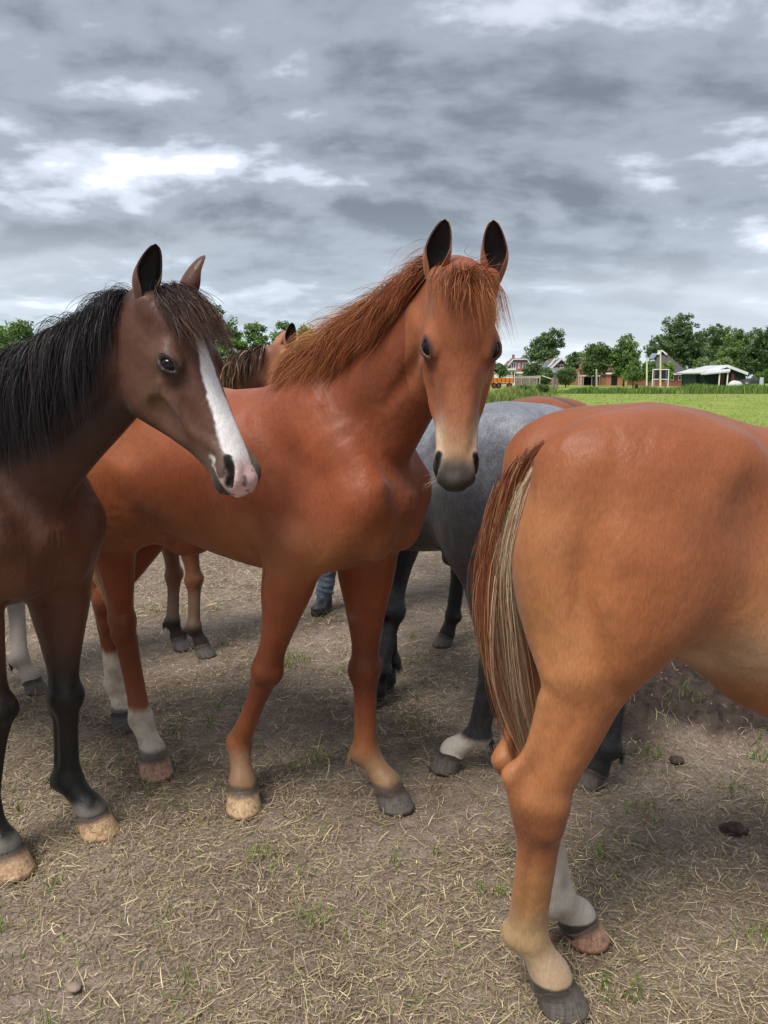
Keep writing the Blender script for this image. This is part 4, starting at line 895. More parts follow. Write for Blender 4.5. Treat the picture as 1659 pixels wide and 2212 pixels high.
    for q in (-1, 1):
        S.ell(Hd(.125, -.042, q*.120), hs*V3(.034, .022, .018), ax, k=.04, op=1)          # hollow above the eye
        S.ell(Hd(.385, -.060, q*.080), hs*V3(.07, .024, .017), ax, k=.02, op=1)
        S.ell(Hd(.335, -.145, q*.092), hs*V3(.07, .036, .026), ax, k=.025, op=1)
        Ec = Hd(.214, -.051, q*.0760); r = .0325*hs
        eo = nrm(w*q*.80+n*sp.get('eyef', .5)+a*.05); eu = a*.87+n*.5; eu = nrm(eu-eo*(eu@eo)); ev = np.cross(eo, eu); ev = ev*(1 if ev@n > 0 else -1)
        H.eyes[q] = (Ec, eo, eu, ev, r)
        lid = lambda tu, tv, rr: Ec+rr*(eo*math.cos(tu)*math.cos(tv)+eu*math.sin(tu)+ev*math.sin(tv)*math.cos(tu))
        S.ell(Ec+eo*.030*hs, hs*V3(.0365, .0160, .032), (eu, ev, eo), k=.003, op=1)
        S.tube([lid(t, .56*math.cos(t*1.1)+.02, r*1.08) for t in np.radians([-62, -40, -14, 15, 42, 62])], hs*.0076, hs*.0076, eo, k=.005, sub=3)     # upper lid
        S.tube([lid(t, 1.08*math.cos(t*1.05), r*1.16) for t in np.radians([-52, -30, 0, 30, 48])], hs*.0075, hs*.0075, eo, k=.010, sub=3)
        S.tube([lid(t, -.55*math.cos(t*1.2)-.0, r*1.06) for t in np.radians([-60, -38, -12, 15, 40, 62])], hs*.0062, hs*.0062, eo, k=.005, sub=3)    # lower lid
        S.tube([Hd(.505, -.022, q*.056), Hd(.525, -.024, q*.060), Hd(.548, -.036, q*.061), Hd(.570, -.056, q*.056)], hs*np.array([.007, .012, .015, .011]), hs*np.array([.008, .013, .015, .012]), n, k=.006, op=1)   # nostril
        S.tube([Hd(.52, -.090, q*.062), Hd(.55, -.098, q*.054), Hd(.575, -.101, q*.042), Hd(.592, -.102, q*.024), Hd(.597, -.102, 0)], hs*.0045, hs*.010, n, k=.008, op=1)   # mouth
    return H
def ear_geo(H, q, axis, open_, L=.145, R=.040, tw=0):
    """cupped leaf-shaped ear; returns verts, quads and inner mask"""
    hs = H.hs; b = H.Hd(.034, -.035, q*.080); ax = nrm(axis); f = nrm(np.asarray(open_, float)-ax*(np.asarray(open_, float)@ax)); sd = np.cross(ax, f)
    ns, nt = 22, 22; co = []; inn = []
    for lay in (0, 1):
        for i in range(ns+1):
            s_ = i/ns
            r = R*hs*(.62+.62*math.sin(min(1, s_*1.75)*math.pi/2)-.24*s_)*math.sqrt(max(0, 1-s_**2.6))
            r = max(r, .0015)
            bend = .020*hs*math.sin(s_*math.pi*.5)**2*q*H.sp.get('earbend', 1)*(-1)
            c = b+ax*(L*hs*s_)+sd*(bend*(s_-.3))+f*(-.012*hs*(1-s_)+.016*hs*s_*s_)
            am = math.radians(150-52*sst(np.array(s_), .15, .75))
            for j in range(nt+1):
                t = (j/nt*2-1)*am
                rr = r-(lay*.0045*hs if r > .006 else lay*.001)
                co.append(c-f*math.cos(t)*rr*.72+sd*math.sin(t)*rr*.93)
                inn.append(lay)
    m = (ns+1)*(nt+1); fa = []
    for lay in (0, 1):
        for i in range(ns):
            for j in range(nt):
                k = lay*m+i*(nt+1)+j; v = [k, k+1, k+nt+2, k+nt+1]
                fa.append(v if lay == 1 else v[::-1])
    for i in range(ns):
        for j in (0, nt):
            k = i*(nt+1)+j; v = [k, k+nt+1, k+nt+1+m, k+m]; fa.append(v if j == 0 else v[::-1])
    for j in range(nt):
        k = ns*(nt+1)+j; fa.append([k, k+1, k+1+m, k+m])
    return np.array(co), np.array(fa), np.array(inn)
HORSES = {
 'C': dict(nsub=12, at=(-.545, 2.81), heading=(.87, -.49), scale=1.0, leg=1.06, lift=.082, ears={-1: ((.09, .0, 1), (-.12, -1, 0), .155), 1: ((.05, .0, 1), (.05, -1, 0), .155)},
    poll=(.212, 2.08, 1.868), head=.98, eyef=.85, face=(-.028, -.05, -1), brow=(.0, -1, .05), neck0=(.68, .0, .74), neck1=(.25, -.62, .50),
    legs=dict(rf=dict(knee=(-.415, 2.60, .56), fetlock=(-.55, 2.73, .215), coronet=(-.53, 2.66, .085), hoof=(-.526, 2.65, 0), toe=(.25, -.95), el=(-.06, .03, 0)),
              lf=dict(knee=(-.07, 2.715, .52), fetlock=(-.071, 2.711, .19), coronet=(.012, 2.66, .085), hoof=(.04, 2.65, 0), toe=(.90, -.43)),
              rh=dict(hock=(-1.064, 3.0, .62), fetlock=(-1.007, 2.992, .19), coronet=(-.938, 2.91, .085), hoof=(-.93, 2.90, 0), toe=(.55, -.80)),
              lh=dict(hock=(-1.24, 3.30, .6), fetlock=(-1.237, 3.36, .19), coronet=(-1.202, 3.335, .085), hoof=(-1.19, 3.33, 0), toe=(.8, -.6)))),
 'L': dict(nsub=12, at=(-1.60, 2.70), heading=(.83, -.56), scale=1.0, leg=1.06, ears={-1: ((.10, .02, 1), (.55, -.85, 0), .158), 1: ((.22, .1, 1), (.85, .5, 0), .15)},
    poll=(-.572, 2.13, 1.818), head=.965, face=(.255, -.12, -.53), brow=(.80, -.48, .38), neck0=(.7, .0, .7), neck1=(.6, -.2, .65),
    legs=dict(lf=dict(knee=(-1.10, 2.504, .5), fetlock=(-1.119, 2.515, .19), coronet=(-1.035, 2.49, .085), hoof=(-1.01, 2.48, 0), toe=(.95, -.3)),
              rf=dict(knee=(-1.244, 2.33, .53), fetlock=(-1.305, 2.31, .19), coronet=(-1.238, 2.28, .085), hoof=(-1.22, 2.27, 0), toe=(.9, -.4)),
              rh=dict(hock=(-2.32, 2.93, .6), fetlock=(-2.27, 2.9, .2), coronet=(-2.21, 2.88, .085), hoof=(-2.18, 2.86, 0)),
              lh=dict(hock=(-2.1, 3.25, .6), fetlock=(-2.05, 3.22, .2), coronet=(-1.99, 3.19, .085), hoof=(-1.96, 3.17, 0)))),
 'R': dict(slope=.05, at=(1.085, 1.95), heading=(.99, .14), scale=.99, leg=1.03, belly=.2,
    poll=(2.15, 2.12, 1.85), face=(.35, .05, -.9), brow=(.9, .2, .3), neck0=(.7, .0, .7), neck1=(.75, .2, .6),
    legs=dict(rh=dict(st=(-.19, -.05, .10), hock=(.375, 1.66, .6), fetlock=(.360, 1.735, .20), coronet=(.422, 1.722, .088), hoof=(.45, 1.71, 0), toe=(.95, -.2)),
              lh=dict(st=(-.16, -.04, .09), hock=(.39, 1.86, .57), fetlock=(.475, 1.90, .17), coronet=(.545, 1.95, .08), hoof=(.57, 1.96, 0), toe=(.97, .2)),
              rf=dict(knee=(1.66, 1.87, .52), fetlock=(1.65, 1.87, .2), coronet=(1.71, 1.88, .085), hoof=(1.74, 1.885, 0)),
              lf=dict(knee=(1.58, 2.18, .52), fetlock=(1.57, 2.18, .2), coronet=(1.63, 2.19, .085), hoof=(1.66, 2.195, 0)))),
 'G': dict(at=(.22, 3.33), heading=(-.56, .83), scale=.97, leg=1.0,
    poll=(-.42, 4.50, 1.63), face=(-.35, .35, -.85), brow=(-.7, .6, .4), neck0=(.75, .0, .55), neck1=(-.6, .75, .35),
    legs=dict(lh=dict(hock=(.42, 2.80, .50), fetlock=(.378, 2.88, .18), coronet=(.283, 2.93, .085), hoof=(.25, 2.94, 0), toe=(-.95, .0)),
              rh=dict(hock=(.90, 2.80, .52), fetlock=(.865, 2.77, .18), coronet=(.838, 2.80, .085), hoof=(.81, 2.82, 0), toe=(-.9, .3)),
              lf=dict(knee=(.025, 3.60, .47), fetlock=(.031, 3.67, .19), coronet=(.013, 3.70, .085), hoof=(-.005, 3.72, 0), toe=(-.75, .6)),
              rf=dict(knee=(.05, 3.62, .47), fetlock=(-.012, 3.55, .19), coronet=(-.035, 3.55, .085), hoof=(-.05, 3.56, 0), toe=(-.6, .5)))),
 'B': dict(lift=.03, at=(-1.58, 4.05), heading=(.82, .57), scale=.97, leg=.92, ears={-1: ((-.05, -.1, 1), (.35, -1, 0), .165), 1: ((.25, .1, 1), (.8, .5, 0), .14)},
    poll=(-.56, 4.45, 1.765), face=(.45, .35, -.75), brow=(.6, .45, .5), neck0=(.85, -.1, .45), neck1=(.85, .1, .4),
    legs=dict(lf=dict(knee=(-1.227, 4.37, .45), fetlock=(-1.245, 4.35, .17), coronet=(-1.222, 4.36, .08), hoof=(-1.20, 4.355, 0), toe=(.95, -.2)),
              rf=dict(knee=(-1.08, 4.25, .45), fetlock=(-1.09, 4.23, .17), coronet=(-1.055, 4.235, .08), hoof=(-1.03, 4.23, 0), toe=(.95, -.2)),
              lh=dict(hock=(-1.92, 3.88, .5), fetlock=(-1.85, 3.72, .18), coronet=(-1.80, 3.715, .08), hoof=(-1.78, 3.71, 0), toe=(.95, -.1)),
              rh=dict(hock=(-2.1, 3.65, .52), fetlock=(-2.15, 3.6, .18), coronet=(-2.09, 3.62, .08), hoof=(-2.07, 3.63, 0)))),
 'D': dict(at=(.56, 4.80), heading=(-.8, .6), scale=.96, leg=.95,
    poll=(-.05, 5.85, 1.50), face=(-.25, .4, -.85), brow=(-.5, .75, .4), neck0=(.85, .0, .4), neck1=(-.4, .85, .2),
    legs=dict(lh=dict(hock=(.44, 4.35, .52), fetlock=(.41, 4.40, .19), coronet=(.38, 4.40, .085), hoof=(.36, 4.41, 0), toe=(-.9, .2)),
              rh=dict(hock=(1.12, 4.42, .56), fetlock=(1.10, 4.46, .19), coronet=(1.06, 4.51, .085), hoof=(1.04, 4.53, 0)),
              lf=dict(knee=(-.01, 5.02, .5), fetlock=(-.01, 5.02, .19), coronet=(-.06, 5.06, .085), hoof=(-.08, 5.07, 0)),
              rf=dict(knee=(.06, 5.28, .5), fetlock=(.06, 5.28, .19), coronet=(.01, 5.32, .085), hoof=(-.01, 5.34, 0)))),
}
# ------------------------------------------------------------------ horse surfaces
def coat_mat(name, rough=.46, speck=None, sheen=.08):
    m, nt, b = new_mat(name); c = attr_col(nt, 'coat')
    v = coords(nt, (260, 260, 55), (.25, .5, 0)); h = tex_noise(nt, 1.0, 3, .6, v)
    v2 = coords(nt); big = tex_noise(nt, 9, 5, .6, v2)
    c = mixc(nt, 1., c, ramp(nt, h, [(.3, (.86, .86, .86)), (.7, (1.13, 1.13, 1.13))]), 'MULTIPLY')
    c = mixc(nt, 1., c, ramp(nt, big, [(.3, (.88, .87, .86)), (.7, (1.10, 1.10, 1.10))]), 'MULTIPLY')
    if speck:
        v3 = coords(nt, (1, 1, .45), (.3, .4, 0)); s = tex_noise(nt, 260, 3, .7, v3); s2 = tex_noise(nt, 26, 3, .6, v2)
        ad = nt.nodes.new('ShaderNodeMath'); ad.operation = 'MULTIPLY_ADD'; nt.links.new(s2, ad.inputs[0]); ad.inputs[1].default_value = .45; nt.links.new(s, ad.inputs[2])
        bw = nt.nodes.new('ShaderNodeRGBToBW'); nt.links.new(attr_col(nt, 'coat'), bw.inputs[0]); pl = ramp(nt, bw.outputs[0], [(.34, (1, 1, 1)), (.42, (0, 0, 0))])
        c = mixc(nt, pl, c, mixc(nt, 1., c, ramp(nt, ad.outputs[0], [(.55, (.70, .70, .71)), (.72, (1.0, 1.0, 1.0)), (.88, (1.55, 1.55, 1.58))]), 'MULTIPLY'))
    nt.links.new(c, b.inputs['Base Color']); rr = nt.nodes.new('ShaderNodeMapRange'); nt.links.new(tex_noise(nt, 5, 6, .65, v2), rr.inputs[0]); rr.inputs[1].default_value = .3; rr.inputs[2].default_value = .7; rr.inputs[3].default_value = rough-.14; rr.inputs[4].default_value = rough+.14; nt.links.new(rr.outputs[0], b.inputs['Roughness']); b.inputs['Specular IOR Level'].default_value = .30
    b.inputs['Sheen Weight'].default_value = sheen; b.inputs['Sheen Roughness'].default_value = .4
    und = tex_noise(nt, 7, 4, .5, coords(nt, (1, 1, .6), (.2, .6, 0))); b1 = bump(nt, b, und, .65, .032)
    b2 = bump(nt, b, h, .25, .004); nt.links.new(b1.outputs[0], b2.inputs['Normal']); return m
def hoof_mat(name, top, low, streak):
    m, nt, b = new_mat(name); v = coords(nt, (1, 1, .06)); s = tex_noise(nt, 120, 4, .6, v); v2 = coords(nt); bl = tex_noise(nt, 28, 4, .6, v2)
    a = nt.nodes.new('ShaderNodeAttribute'); a.attribute_name = 'band'; f = a.outputs['Fac']
    c = mixc(nt, ramp(nt, s, [(.38, (0, 0, 0)), (.62, (1, 1, 1))]), low, streak)
    ad = nt.nodes.new('ShaderNodeMath'); ad.operation = 'MULTIPLY_ADD'; nt.links.new(bl, ad.inputs[0]); ad.inputs[1].default_value = .35; nt.links.new(f, ad.inputs[2])
    c = mixc(nt, ramp(nt, ad.outputs[0], [(.78, (0, 0, 0)), (1.05, (1, 1, 1))]), c, top)
    dr = tex_noise(nt, 45, 5, .7, v2); c = mixc(nt, ramp(nt, dr, [(.52, (0, 0, 0)), (.66, (.75, .75, .75))]), c, (.13, .10, .075))
    rg = tex_noise(nt, 1, 3, .6, coords(nt, (6, 6, 190))); nt.links.new(c, b.inputs['Base Color']); b.inputs['Roughness'].default_value = .6; b.inputs['Specular IOR Level'].default_value = .35
    b1 = bump(nt, b, rg, .5, .004); b2 = bump(nt, b, s, .3, .004); nt.links.new(b1.outputs[0], b2.inputs['Normal']); return m
HOOF_PALE = hoof_mat('pale_hoof_horn', (.10, .075, .06), (.56, .40, .24), (.40, .24, .13)); HOOF_DARK = hoof_mat('dark_hoof_horn', (.05, .042, .038), (.15, .13, .115), (.09, .078, .07)); HOOF_PINK = hoof_mat('pink_hoof_horn', (.12, .085, .065), (.50, .30, .20), (.36, .19, .12))
def hoof(H, leg, root, m):
    d = H.legs[leg]; co, toe, th = d['co'], d['toe'], d['th']; lat = np.cross([0, 0, 1.], toe); rows = []; band = []; n = 28; z1 = co[2]-.006
    prof = [(0.0, .0, .050, .052), (.06, .000, .0545, .0535), (.18, .004, .0545, .0535), (.5, .016, .060, .057), (.85, .029, .0665, .0605), (1.0, .034, .069, .062), (1.0, .032, .060, .054), (.93, .03, .03, .03)]
    for t, off, ra, rb in prof:
        z = z1*(1-t)+.001
        for i in range(n):
            an = 2*math.pi*i/n; cx, cy = math.cos(an), math.sin(an); k = 1 if cx > 0 else (.86 if cx < -.5 else 1-.28*max(0, -cx)); back = -max(0, -cx)**2*.0
            zz = z+(.010*max(0, cx)-.030*max(0, -cx)*(1 if t < .5 else 0)*(1-t))*(1-t)
            rows.append(co*[1, 1, 0]+toe*(off*th+cx*ra*k*th)+lat*(cy*rb*th)+np.array((0, 0, max(zz, .0005)))); band.append(1-t)
    m_ = len(prof); fa = [(r*n+i, r*n+(i+1) % n, (r+1)*n+(i+1) % n, (r+1)*n+i) for r in range(m_-1) for i in range(n)]
    o = np_mesh('hoof', np.array(rows), np.array(fa), m, root, True)
    a = o.data.attributes.new('band', 'FLOAT', 'POINT'); a.data.foreach_set('value', np.array(band, np.float32)); return o
EYE = None
def eye_mat():
    m, nt, b = new_mat('horse_eye'); v = coords(nt); n = tex_noise(nt, 60, 3, .5, v)
    nt.links.new(ramp(nt, n, [(.35, (.003, .003, .004)), (.7, (.010, .006, .005))]), b.inputs['Base Color']); b.inputs['Roughness'].default_value = .10; b.inputs['Specular IOR Level'].default_value = .3; return m
def eye(H, q, root):
    global EYE
    if EYE is None: EYE = eye_mat()
    c, eo, eu, ev, r = H.eyes[q]; bm = bmesh.new(); bmesh.ops.create_uvsphere(bm, u_segments=28, v_segments=18, radius=r*.985)
    me = bpy.data.meshes.new('eye'); bm.to_mesh(me); bm.free(); me.shade_smooth(); o = link_mesh('eye', me, EYE, root); o.location = Vector(c)-root.location; return o
# ---- colours of the coats: each returns one linear colour for every vertex
def leg_fields(H, co):
    """nearest leg, its height above the ground there, and how far down the leg the point is"""
    best = np.full(len(co), 9.); who = np.zeros(len(co), int); names = list(H.legs)
    for i, k in enumerate(names):
        d = H.legs[k]; ch = [d['kn']+(d['kn']-d['ft'])*.3, d['kn'], d['ft'], d['co'], d['co']-[0, 0, .05]]
        for a, b in zip(ch[:-1], ch[1:]):
            ab = b-a; t = np.clip(((co-a)@ab)/(ab@ab), 0, 1); q = np.linalg.norm(co-a-t[:, None]*ab, axis=1); m = q < best; best[m] = q[m]; who[m] = i
    return best, who, names
def mixv(c, col, f): return c*(1-f[:, None])+np.asarray(col)*f[:, None]
def body_coords(H, co):
    T = H.L(0, 0, 0); sc = H.sp.get('scale', 1.); q = (co-T)/sc; return q@H.hd, q@H.lf, q[:, 2]
def head_coords(H, co):
    q = (co-H.poll)/H.hs; return q@H.a, q@H.n, q@H.w
def head_mask(u, v, w):
    m = (u > -.06)&(u < .66)&(v > np.interp(u, [-.06, .2, .36, .45, .66], [-.33, -.33, -.235, -.185, -.165]))&(v < .10)&(np.abs(w) < np.interp(u, [0, .25, .4, .7], [.15, .15, .11, .095]))
    return m*sst(u, -.05, .06)*sst(v-.35*np.clip(u-.25, 0, 1), -.31, -.20)
def common_head(H, co, c, nz, muzzle, mz2, eyed, lip=.55, mzs=.42, eyes=1.):
    u, v, w = head_coords(H, co); hm = head_mask(u, v, w)
    f = hm*sst(u+.10*(v+.05)+.03*(nz-.5), mzs-.02, mzs+.13); c = mixv(c, muzzle, f*.9)
    f = hm*sst(u+.02*(nz-.5)-.25*(v+.05), lip-.045, lip+.02); c = mixv(c, mz2, f)
    for q in (-1, 1):
        E, eo, eu, ev, r = H.eyes[q]; d = co-E; x = d@eu; y = d@ev; z = d@eo
        rr = np.sqrt((x/1.35)**2+(y)**2); f = (z > -.005)*(1-sst(rr+.006*(nz-.5), r*.62, r*1.12)); c = mixv(c, eyed, f*.75*eyes)
        f = (z > 0)*np.exp(-((x-r*1.25)**2+(y+r*.7)**2)/(r*.7)**2); c = mixv(c, eyed, f*.5*eyes)
    return c
def nostrils(H, co, c):
    for q in (-1, 1):
        N = [H.Hd(.505, -.022, q*.054), H.Hd(.530, -.026, q*.056), H.Hd(.550, -.038, q*.057), H.Hd(.570, -.056, q*.052)]; best = np.full(len(co), 9.)
        for a, b in zip(N[:-1], N[1:]):
            ab = b-a; t = np.clip(((co-a)@ab)/(ab@ab), 0, 1); best = np.minimum(best, np.linalg.norm(co-a-t[:, None]*ab, axis=1))
        c = mixv(c, (.008, .007, .007), 1-sst(best, .0105*H.hs, .0165*H.hs))
    return c
def coat_chestnut(H, co):
    x, y, z = body_coords(H, co); nz = fbm(co, 7, 2, 3); n2 = fbm(co, 28, 5, 2); u, v, w = head_coords(H, co); hm = head_mask(u, v, w)
    base = np.array((.315, .082, .031)); c = np.tile(base, (len(co), 1))
    c = mixv(c, (.42, .155, .066), .75*sst(-x+.5*(z-1.2), -.10, .55)*sst(z, 1.0, 1.35))       # paler loin and croup
    c = mixv(c, (.385, .150, .058), .6*(1-sst(z, .95, 1.12))*sst(z, .78, .9)*(np.abs(x) < .8))      # belly and brisket
    c = mixv(c, (.20, .055, .024), .55*sst(x, .35, .62)*sst(z, 1.2, 1.5)*(1-hm))                # darker neck
    c = mixv(c, (.37, .125, .052), hm*.85)
    c = mixv(c, (.44, .17, .085), hm*.6*sst(u, .22, .40)*np.exp(-((np.abs(w)-.02)/.05)**2))
    c = mixv(c, (.24, .075, .035), hm*.6*np.exp(-((u-.34)/.08)**2)*np.exp(-((np.abs(w)-.045)/.018)**2))
    d, who, nm = leg_fields(H, co); lg = (d < .10)&(co[:, 2] < .72)
    c = mixv(c, (.155, .038, .014), lg*.75*np.exp(-((co[:, 2]-.50)/.16)**2)); c = mixv(c, (.30, .115, .038), lg*.7*(1-sst(co[:, 2], .22, .42)))
    for i, k in enumerate(nm):
        zz = co[:, 2]+.05*(nz-.5)+.02*(n2-.5); m = lg*(who == i)
        if k in ('rh', 'lh'):
            top = .245 if k == 'rh' else .36; c = mixv(c, (.80, .69, .54), m*(1-sst(zz, top-.03, top+.02))); c = mixv(c, (.33, .26, .18), m*.4*sst(n2, .5, .68)*(1-sst(zz, top-.05, top)))
        else: c = mixv(c, (.32, .20, .11), m*.8*(1-sst(zz, .15, .24)))
        c = mixv(c, (.07, .055, .045), m*.8*(1-sst(zz, .088, .105)))
    c = common_head(H, co, c, nz, (.52, .33, .185), (.095, .082, .072), (.045, .036, .032), .515, .40)
    f = hm*sst(u-.2*(v+.05), .575, .60); c = mixv(c, (.040, .036, .034), f)
    f = hm*np.exp(-((np.abs(w)-.050)/.014)**2)*np.exp(-((u-.455)/.055)**2)*(v > -.08); c = mixv(c, (.66, .52, .37), f*.75)
    for e in (-1, 1):
        f = np.exp(-(np.linalg.norm(co-(H.eyes[e][0]+H.eyes[e][3]*.035*H.hs-H.eyes[e][2]*.01), axis=1)/.016)**2); c = mixv(c, (.50, .32, .16), f*.7)
    p = H.Hd(0, 0, 0); k = H.legs['lf']; sp_ = k['kn']+(k['el']-k['kn'])*.40; sp_ = sp_+V3(-.055, -.06, 0)
    f = np.exp(-(np.linalg.norm((co-sp_)*[1, .6, 1], axis=1)/.016)**2); c = mixv(c, (.34, .27, .22), np.clip(f*1.3, 0, 1))          # small scar on the forearm
    return (nostrils(H, co, c*(.90+.2*nz[:, None])))*0.80
def coat_bay(H, co):
    x, y, z = body_coords(H, co); nz = fbm(co, 7, 2, 3); n2 = fbm(co, 30, 5, 2); u, v, w = head_coords(H, co); hm = head_mask(u, v, w)
    c = np.tile(np.array((.078, .033, .021)), (len(co), 1))
    c = mixv(c, (.135, .052, .028), .8*(1-sst(z, 1.0, 1.28))*sst(z, .6, .85)); c = mixv(c, (.042, .022, .017), .7*sst(z, 1.25, 1.45)*(1-hm))
    c = mixv(c, (.092, .037, .024), hm*.9); c = mixv(c, (.15, .080, .048), hm*.7*np.exp(-((u-.29)/.08)**2)*np.exp(-((v+.135)/.045)**2))
    c = mixv(c, (.12, .060, .034), hm*.6*np.exp(-((u-.235)/.05)**2)*np.exp(-((v+.075)/.03)**2))
    d, who, nm = leg_fields(H, co); lg = (d < .11)&(co[:, 2] < .80); zz = co[:, 2]+.10*(nz-.5)
    c = mixv(c, (.011, .010, .010), lg*(1-sst(zz, .52, .74))); c = mixv(c, (.20, .175, .155), lg*.75*(1-sst(co[:, 2]+.03*(n2-.5), .095, .135))); c = mixv(c, (.05, .042, .038), lg*(1-sst(co[:, 2], .08, .09)))
    c = common_head(H, co, c, nz, (.15, .105, .080), (.042, .036, .034), (.020, .016, .015), .555, .42)
    # blaze widening to a pink snip on the near side
    e = .012*(n2-.5)+.006*(vnoise(co, 90, 4)-.5); cw = -.006*sst(u, .2, .4)-.016*sst(u, .42, .56); hw = .017+.014*sst(u, .18, .30)+.006*sst(u, .35, .45)+.003*sst(u, .50, .56)
    f = (v > -.085)*(u < .64)*(1-sst(np.abs(w-cw)+e, hw-.003, hw+.003))*sst(u+e, .125, .15)*(v < .05); c = mixv(c, (.74, .73, .72), f)
    f2 = f*sst(u+e*2, .49, .56); c = mixv(c, (.64, .40, .37), f2*.9)
    f3 = f2*(vnoise(co, 60, 9) > .72)*sst(u, .53, .56); c = mixv(c, (.16, .08, .085), f3*.8)
    return nostrils(H, co, c*(.88+.24*nz[:, None])*np.where(c[:, :1] > .3, 1, (1.0, 1.04, 1.02)))
def coat_golden(H, co):
    x, y, z = body_coords(H, co); nz = fbm(co, 5, 2, 3); n2 = fbm(co, 26, 5, 2)
    c = np.tile(np.array((.350, .118, .042)), (len(co), 1))
    c = mixv(c, (.285, .082, .030), .8*sst(z, 1.30, 1.48)); c = mixv(c, (.44, .185, .072), .7*sst(-x, .62, .80)*(1-sst(z, 1.30, 1.42)))
    c = mixv(c, (.25, .078, .034), .65*np.exp(-(((x+.38)/.13)**2+((z-1.26)/.12)**2))); c = mixv(c, (.50, .28, .14), .7*np.exp(-(((x+.20)/.16)**2+((z-.98)/.16)**2)))
    c = mixv(c, (.60, .42, .28), .7*np.exp(-(((x+.30)/.10)**2+((z-.93)/.07)**2)))
    c = mixv(c, (.46, .21, .08), .5*np.exp(-(((x+.74)/.10)**2+((z-.98)/.14)**2)))
    d, who, nm = leg_fields(H, co); lg = (d < .12)&(co[:, 2] < .70)
    c = mixv(c, (.20, .062, .026), lg*.85*np.exp(-((co[:, 2]-.53)/.075)**2)); c = mixv(c, (.37, .19, .075), lg*.7*(1-sst(co[:, 2], .36, .46)))
    zz = co[:, 2]+.05*(nz-.5)
    for i, k in enumerate(nm):
        m = lg*(who == i)
        if k == 'rh': c = mixv(c, (.46, .33, .18), m*.7*(1-sst(zz, .22, .33))); c = mixv(c, (.48, .34, .22), m*.9*(1-sst(zz, .14, .19)))
        if k == 'lh': c = mixv(c, (.55, .50, .43), m*(1-sst(zz, .36, .42))); c = mixv(c, (.26, .21, .16), m*.4*sst(n2, .5, .68)*(1-sst(zz, .3, .4)))
        c = mixv(c, (.055, .045, .038), m*(1-sst(co[:, 2], .084, .092)))
    c = common_head(H, co, c, nz, (.45, .28, .16), (.1, .08, .07), (.04, .03, .03))
    return (c*(.92+.16*nz[:, None]))*0.83
def coat_roan(H, co):
    x, y, z = body_coords(H, co); nz = fbm(co, 5, 2, 3); n2 = fbm(co, 26, 5, 2)
    c = np.tile(np.array((.085, .090, .102)), (len(co), 1)); c = mixv(c, (.17, .18, .205), .9*sst(z, 1.18, 1.44)); c = mixv(c, (.075, .074, .078), .85*(1-sst(z, .88, 1.15)))
    c = mixv(c, (.018, .018, .019), .9*(1-sst(co[:, 2]+.12*(nz-.5), .42, .78))); d, who, nm = leg_fields(H, co)
    c = mixv(c, (.012, .012, .013), .9*(1-sst(z, .84, .96))*sst(x, -.32, -.1))  # shade under the belly, painted into the coat colour
    lg = (d < .11)&(co[:, 2] < .6)
    for i, k in enumerate(nm):
        m = lg*(who == i)
        if k == 'lh': c = mixv(c, (.55, .49, .42), m*(1-sst(co[:, 2]+.04*(nz-.5), .145, .185)))
    return common_head(H, co, c, nz, (.1, .1, .105), (.05, .05, .05), (.03, .03, .03))
def coat_brown(H, co):
    x, y, z = body_coords(H, co); nz = fbm(co, 5, 2, 3); n2 = fbm(co, 26, 5, 2)
    c = np.tile(np.array((.24, .092, .045)), (len(co), 1)); u, v, w = head_coords(H, co); hm = head_mask(u, v, w); c = mixv(c, (.44, .175, .085), hm*.9)
    d, who, nm = leg_fields(H, co); lg = (d < .11)&(co[:, 2] < .7); zz = co[:, 2]+.06*(nz-.5)
    c = mixv(c, (.20, .135, .095), lg*.8*(1-sst(zz, .32, .44))); c = mixv(c, (.030, .020, .017), lg*(1-sst(zz, .155, .23)))
    i = nm.index('lh'); c = mixv(c, (.50, .44, .37), lg*(who == i)*(1-sst(zz, .42, .52)))
    return (common_head(H, co, c, nz, (.2, .13, .09), (.06, .05, .045), (.03, .022, .02))*(.9+.2*nz[:, None]))*0.8
def coat_redbay(H, co):
    x, y, z = body_coords(H, co); nz = fbm(co, 5, 2, 3); c = np.tile(np.array((.26, .078, .034)), (len(co), 1))
    c = mixv(c, (.09, .035, .022), .8*np.exp(-((y)/.045)**2)*sst(z, 1.42, 1.50)*(x < .3)); c = mixv(c, (.013, .012, .012), 1-sst(co[:, 2]+.1*(nz-.5), .62, .84))  # shadow along the spine painted into the coat, then the black legs
    return (common_head(H, co, c, nz, (.1, .06, .05), (.04, .035, .03), (.02, .02, .02)))*0.8
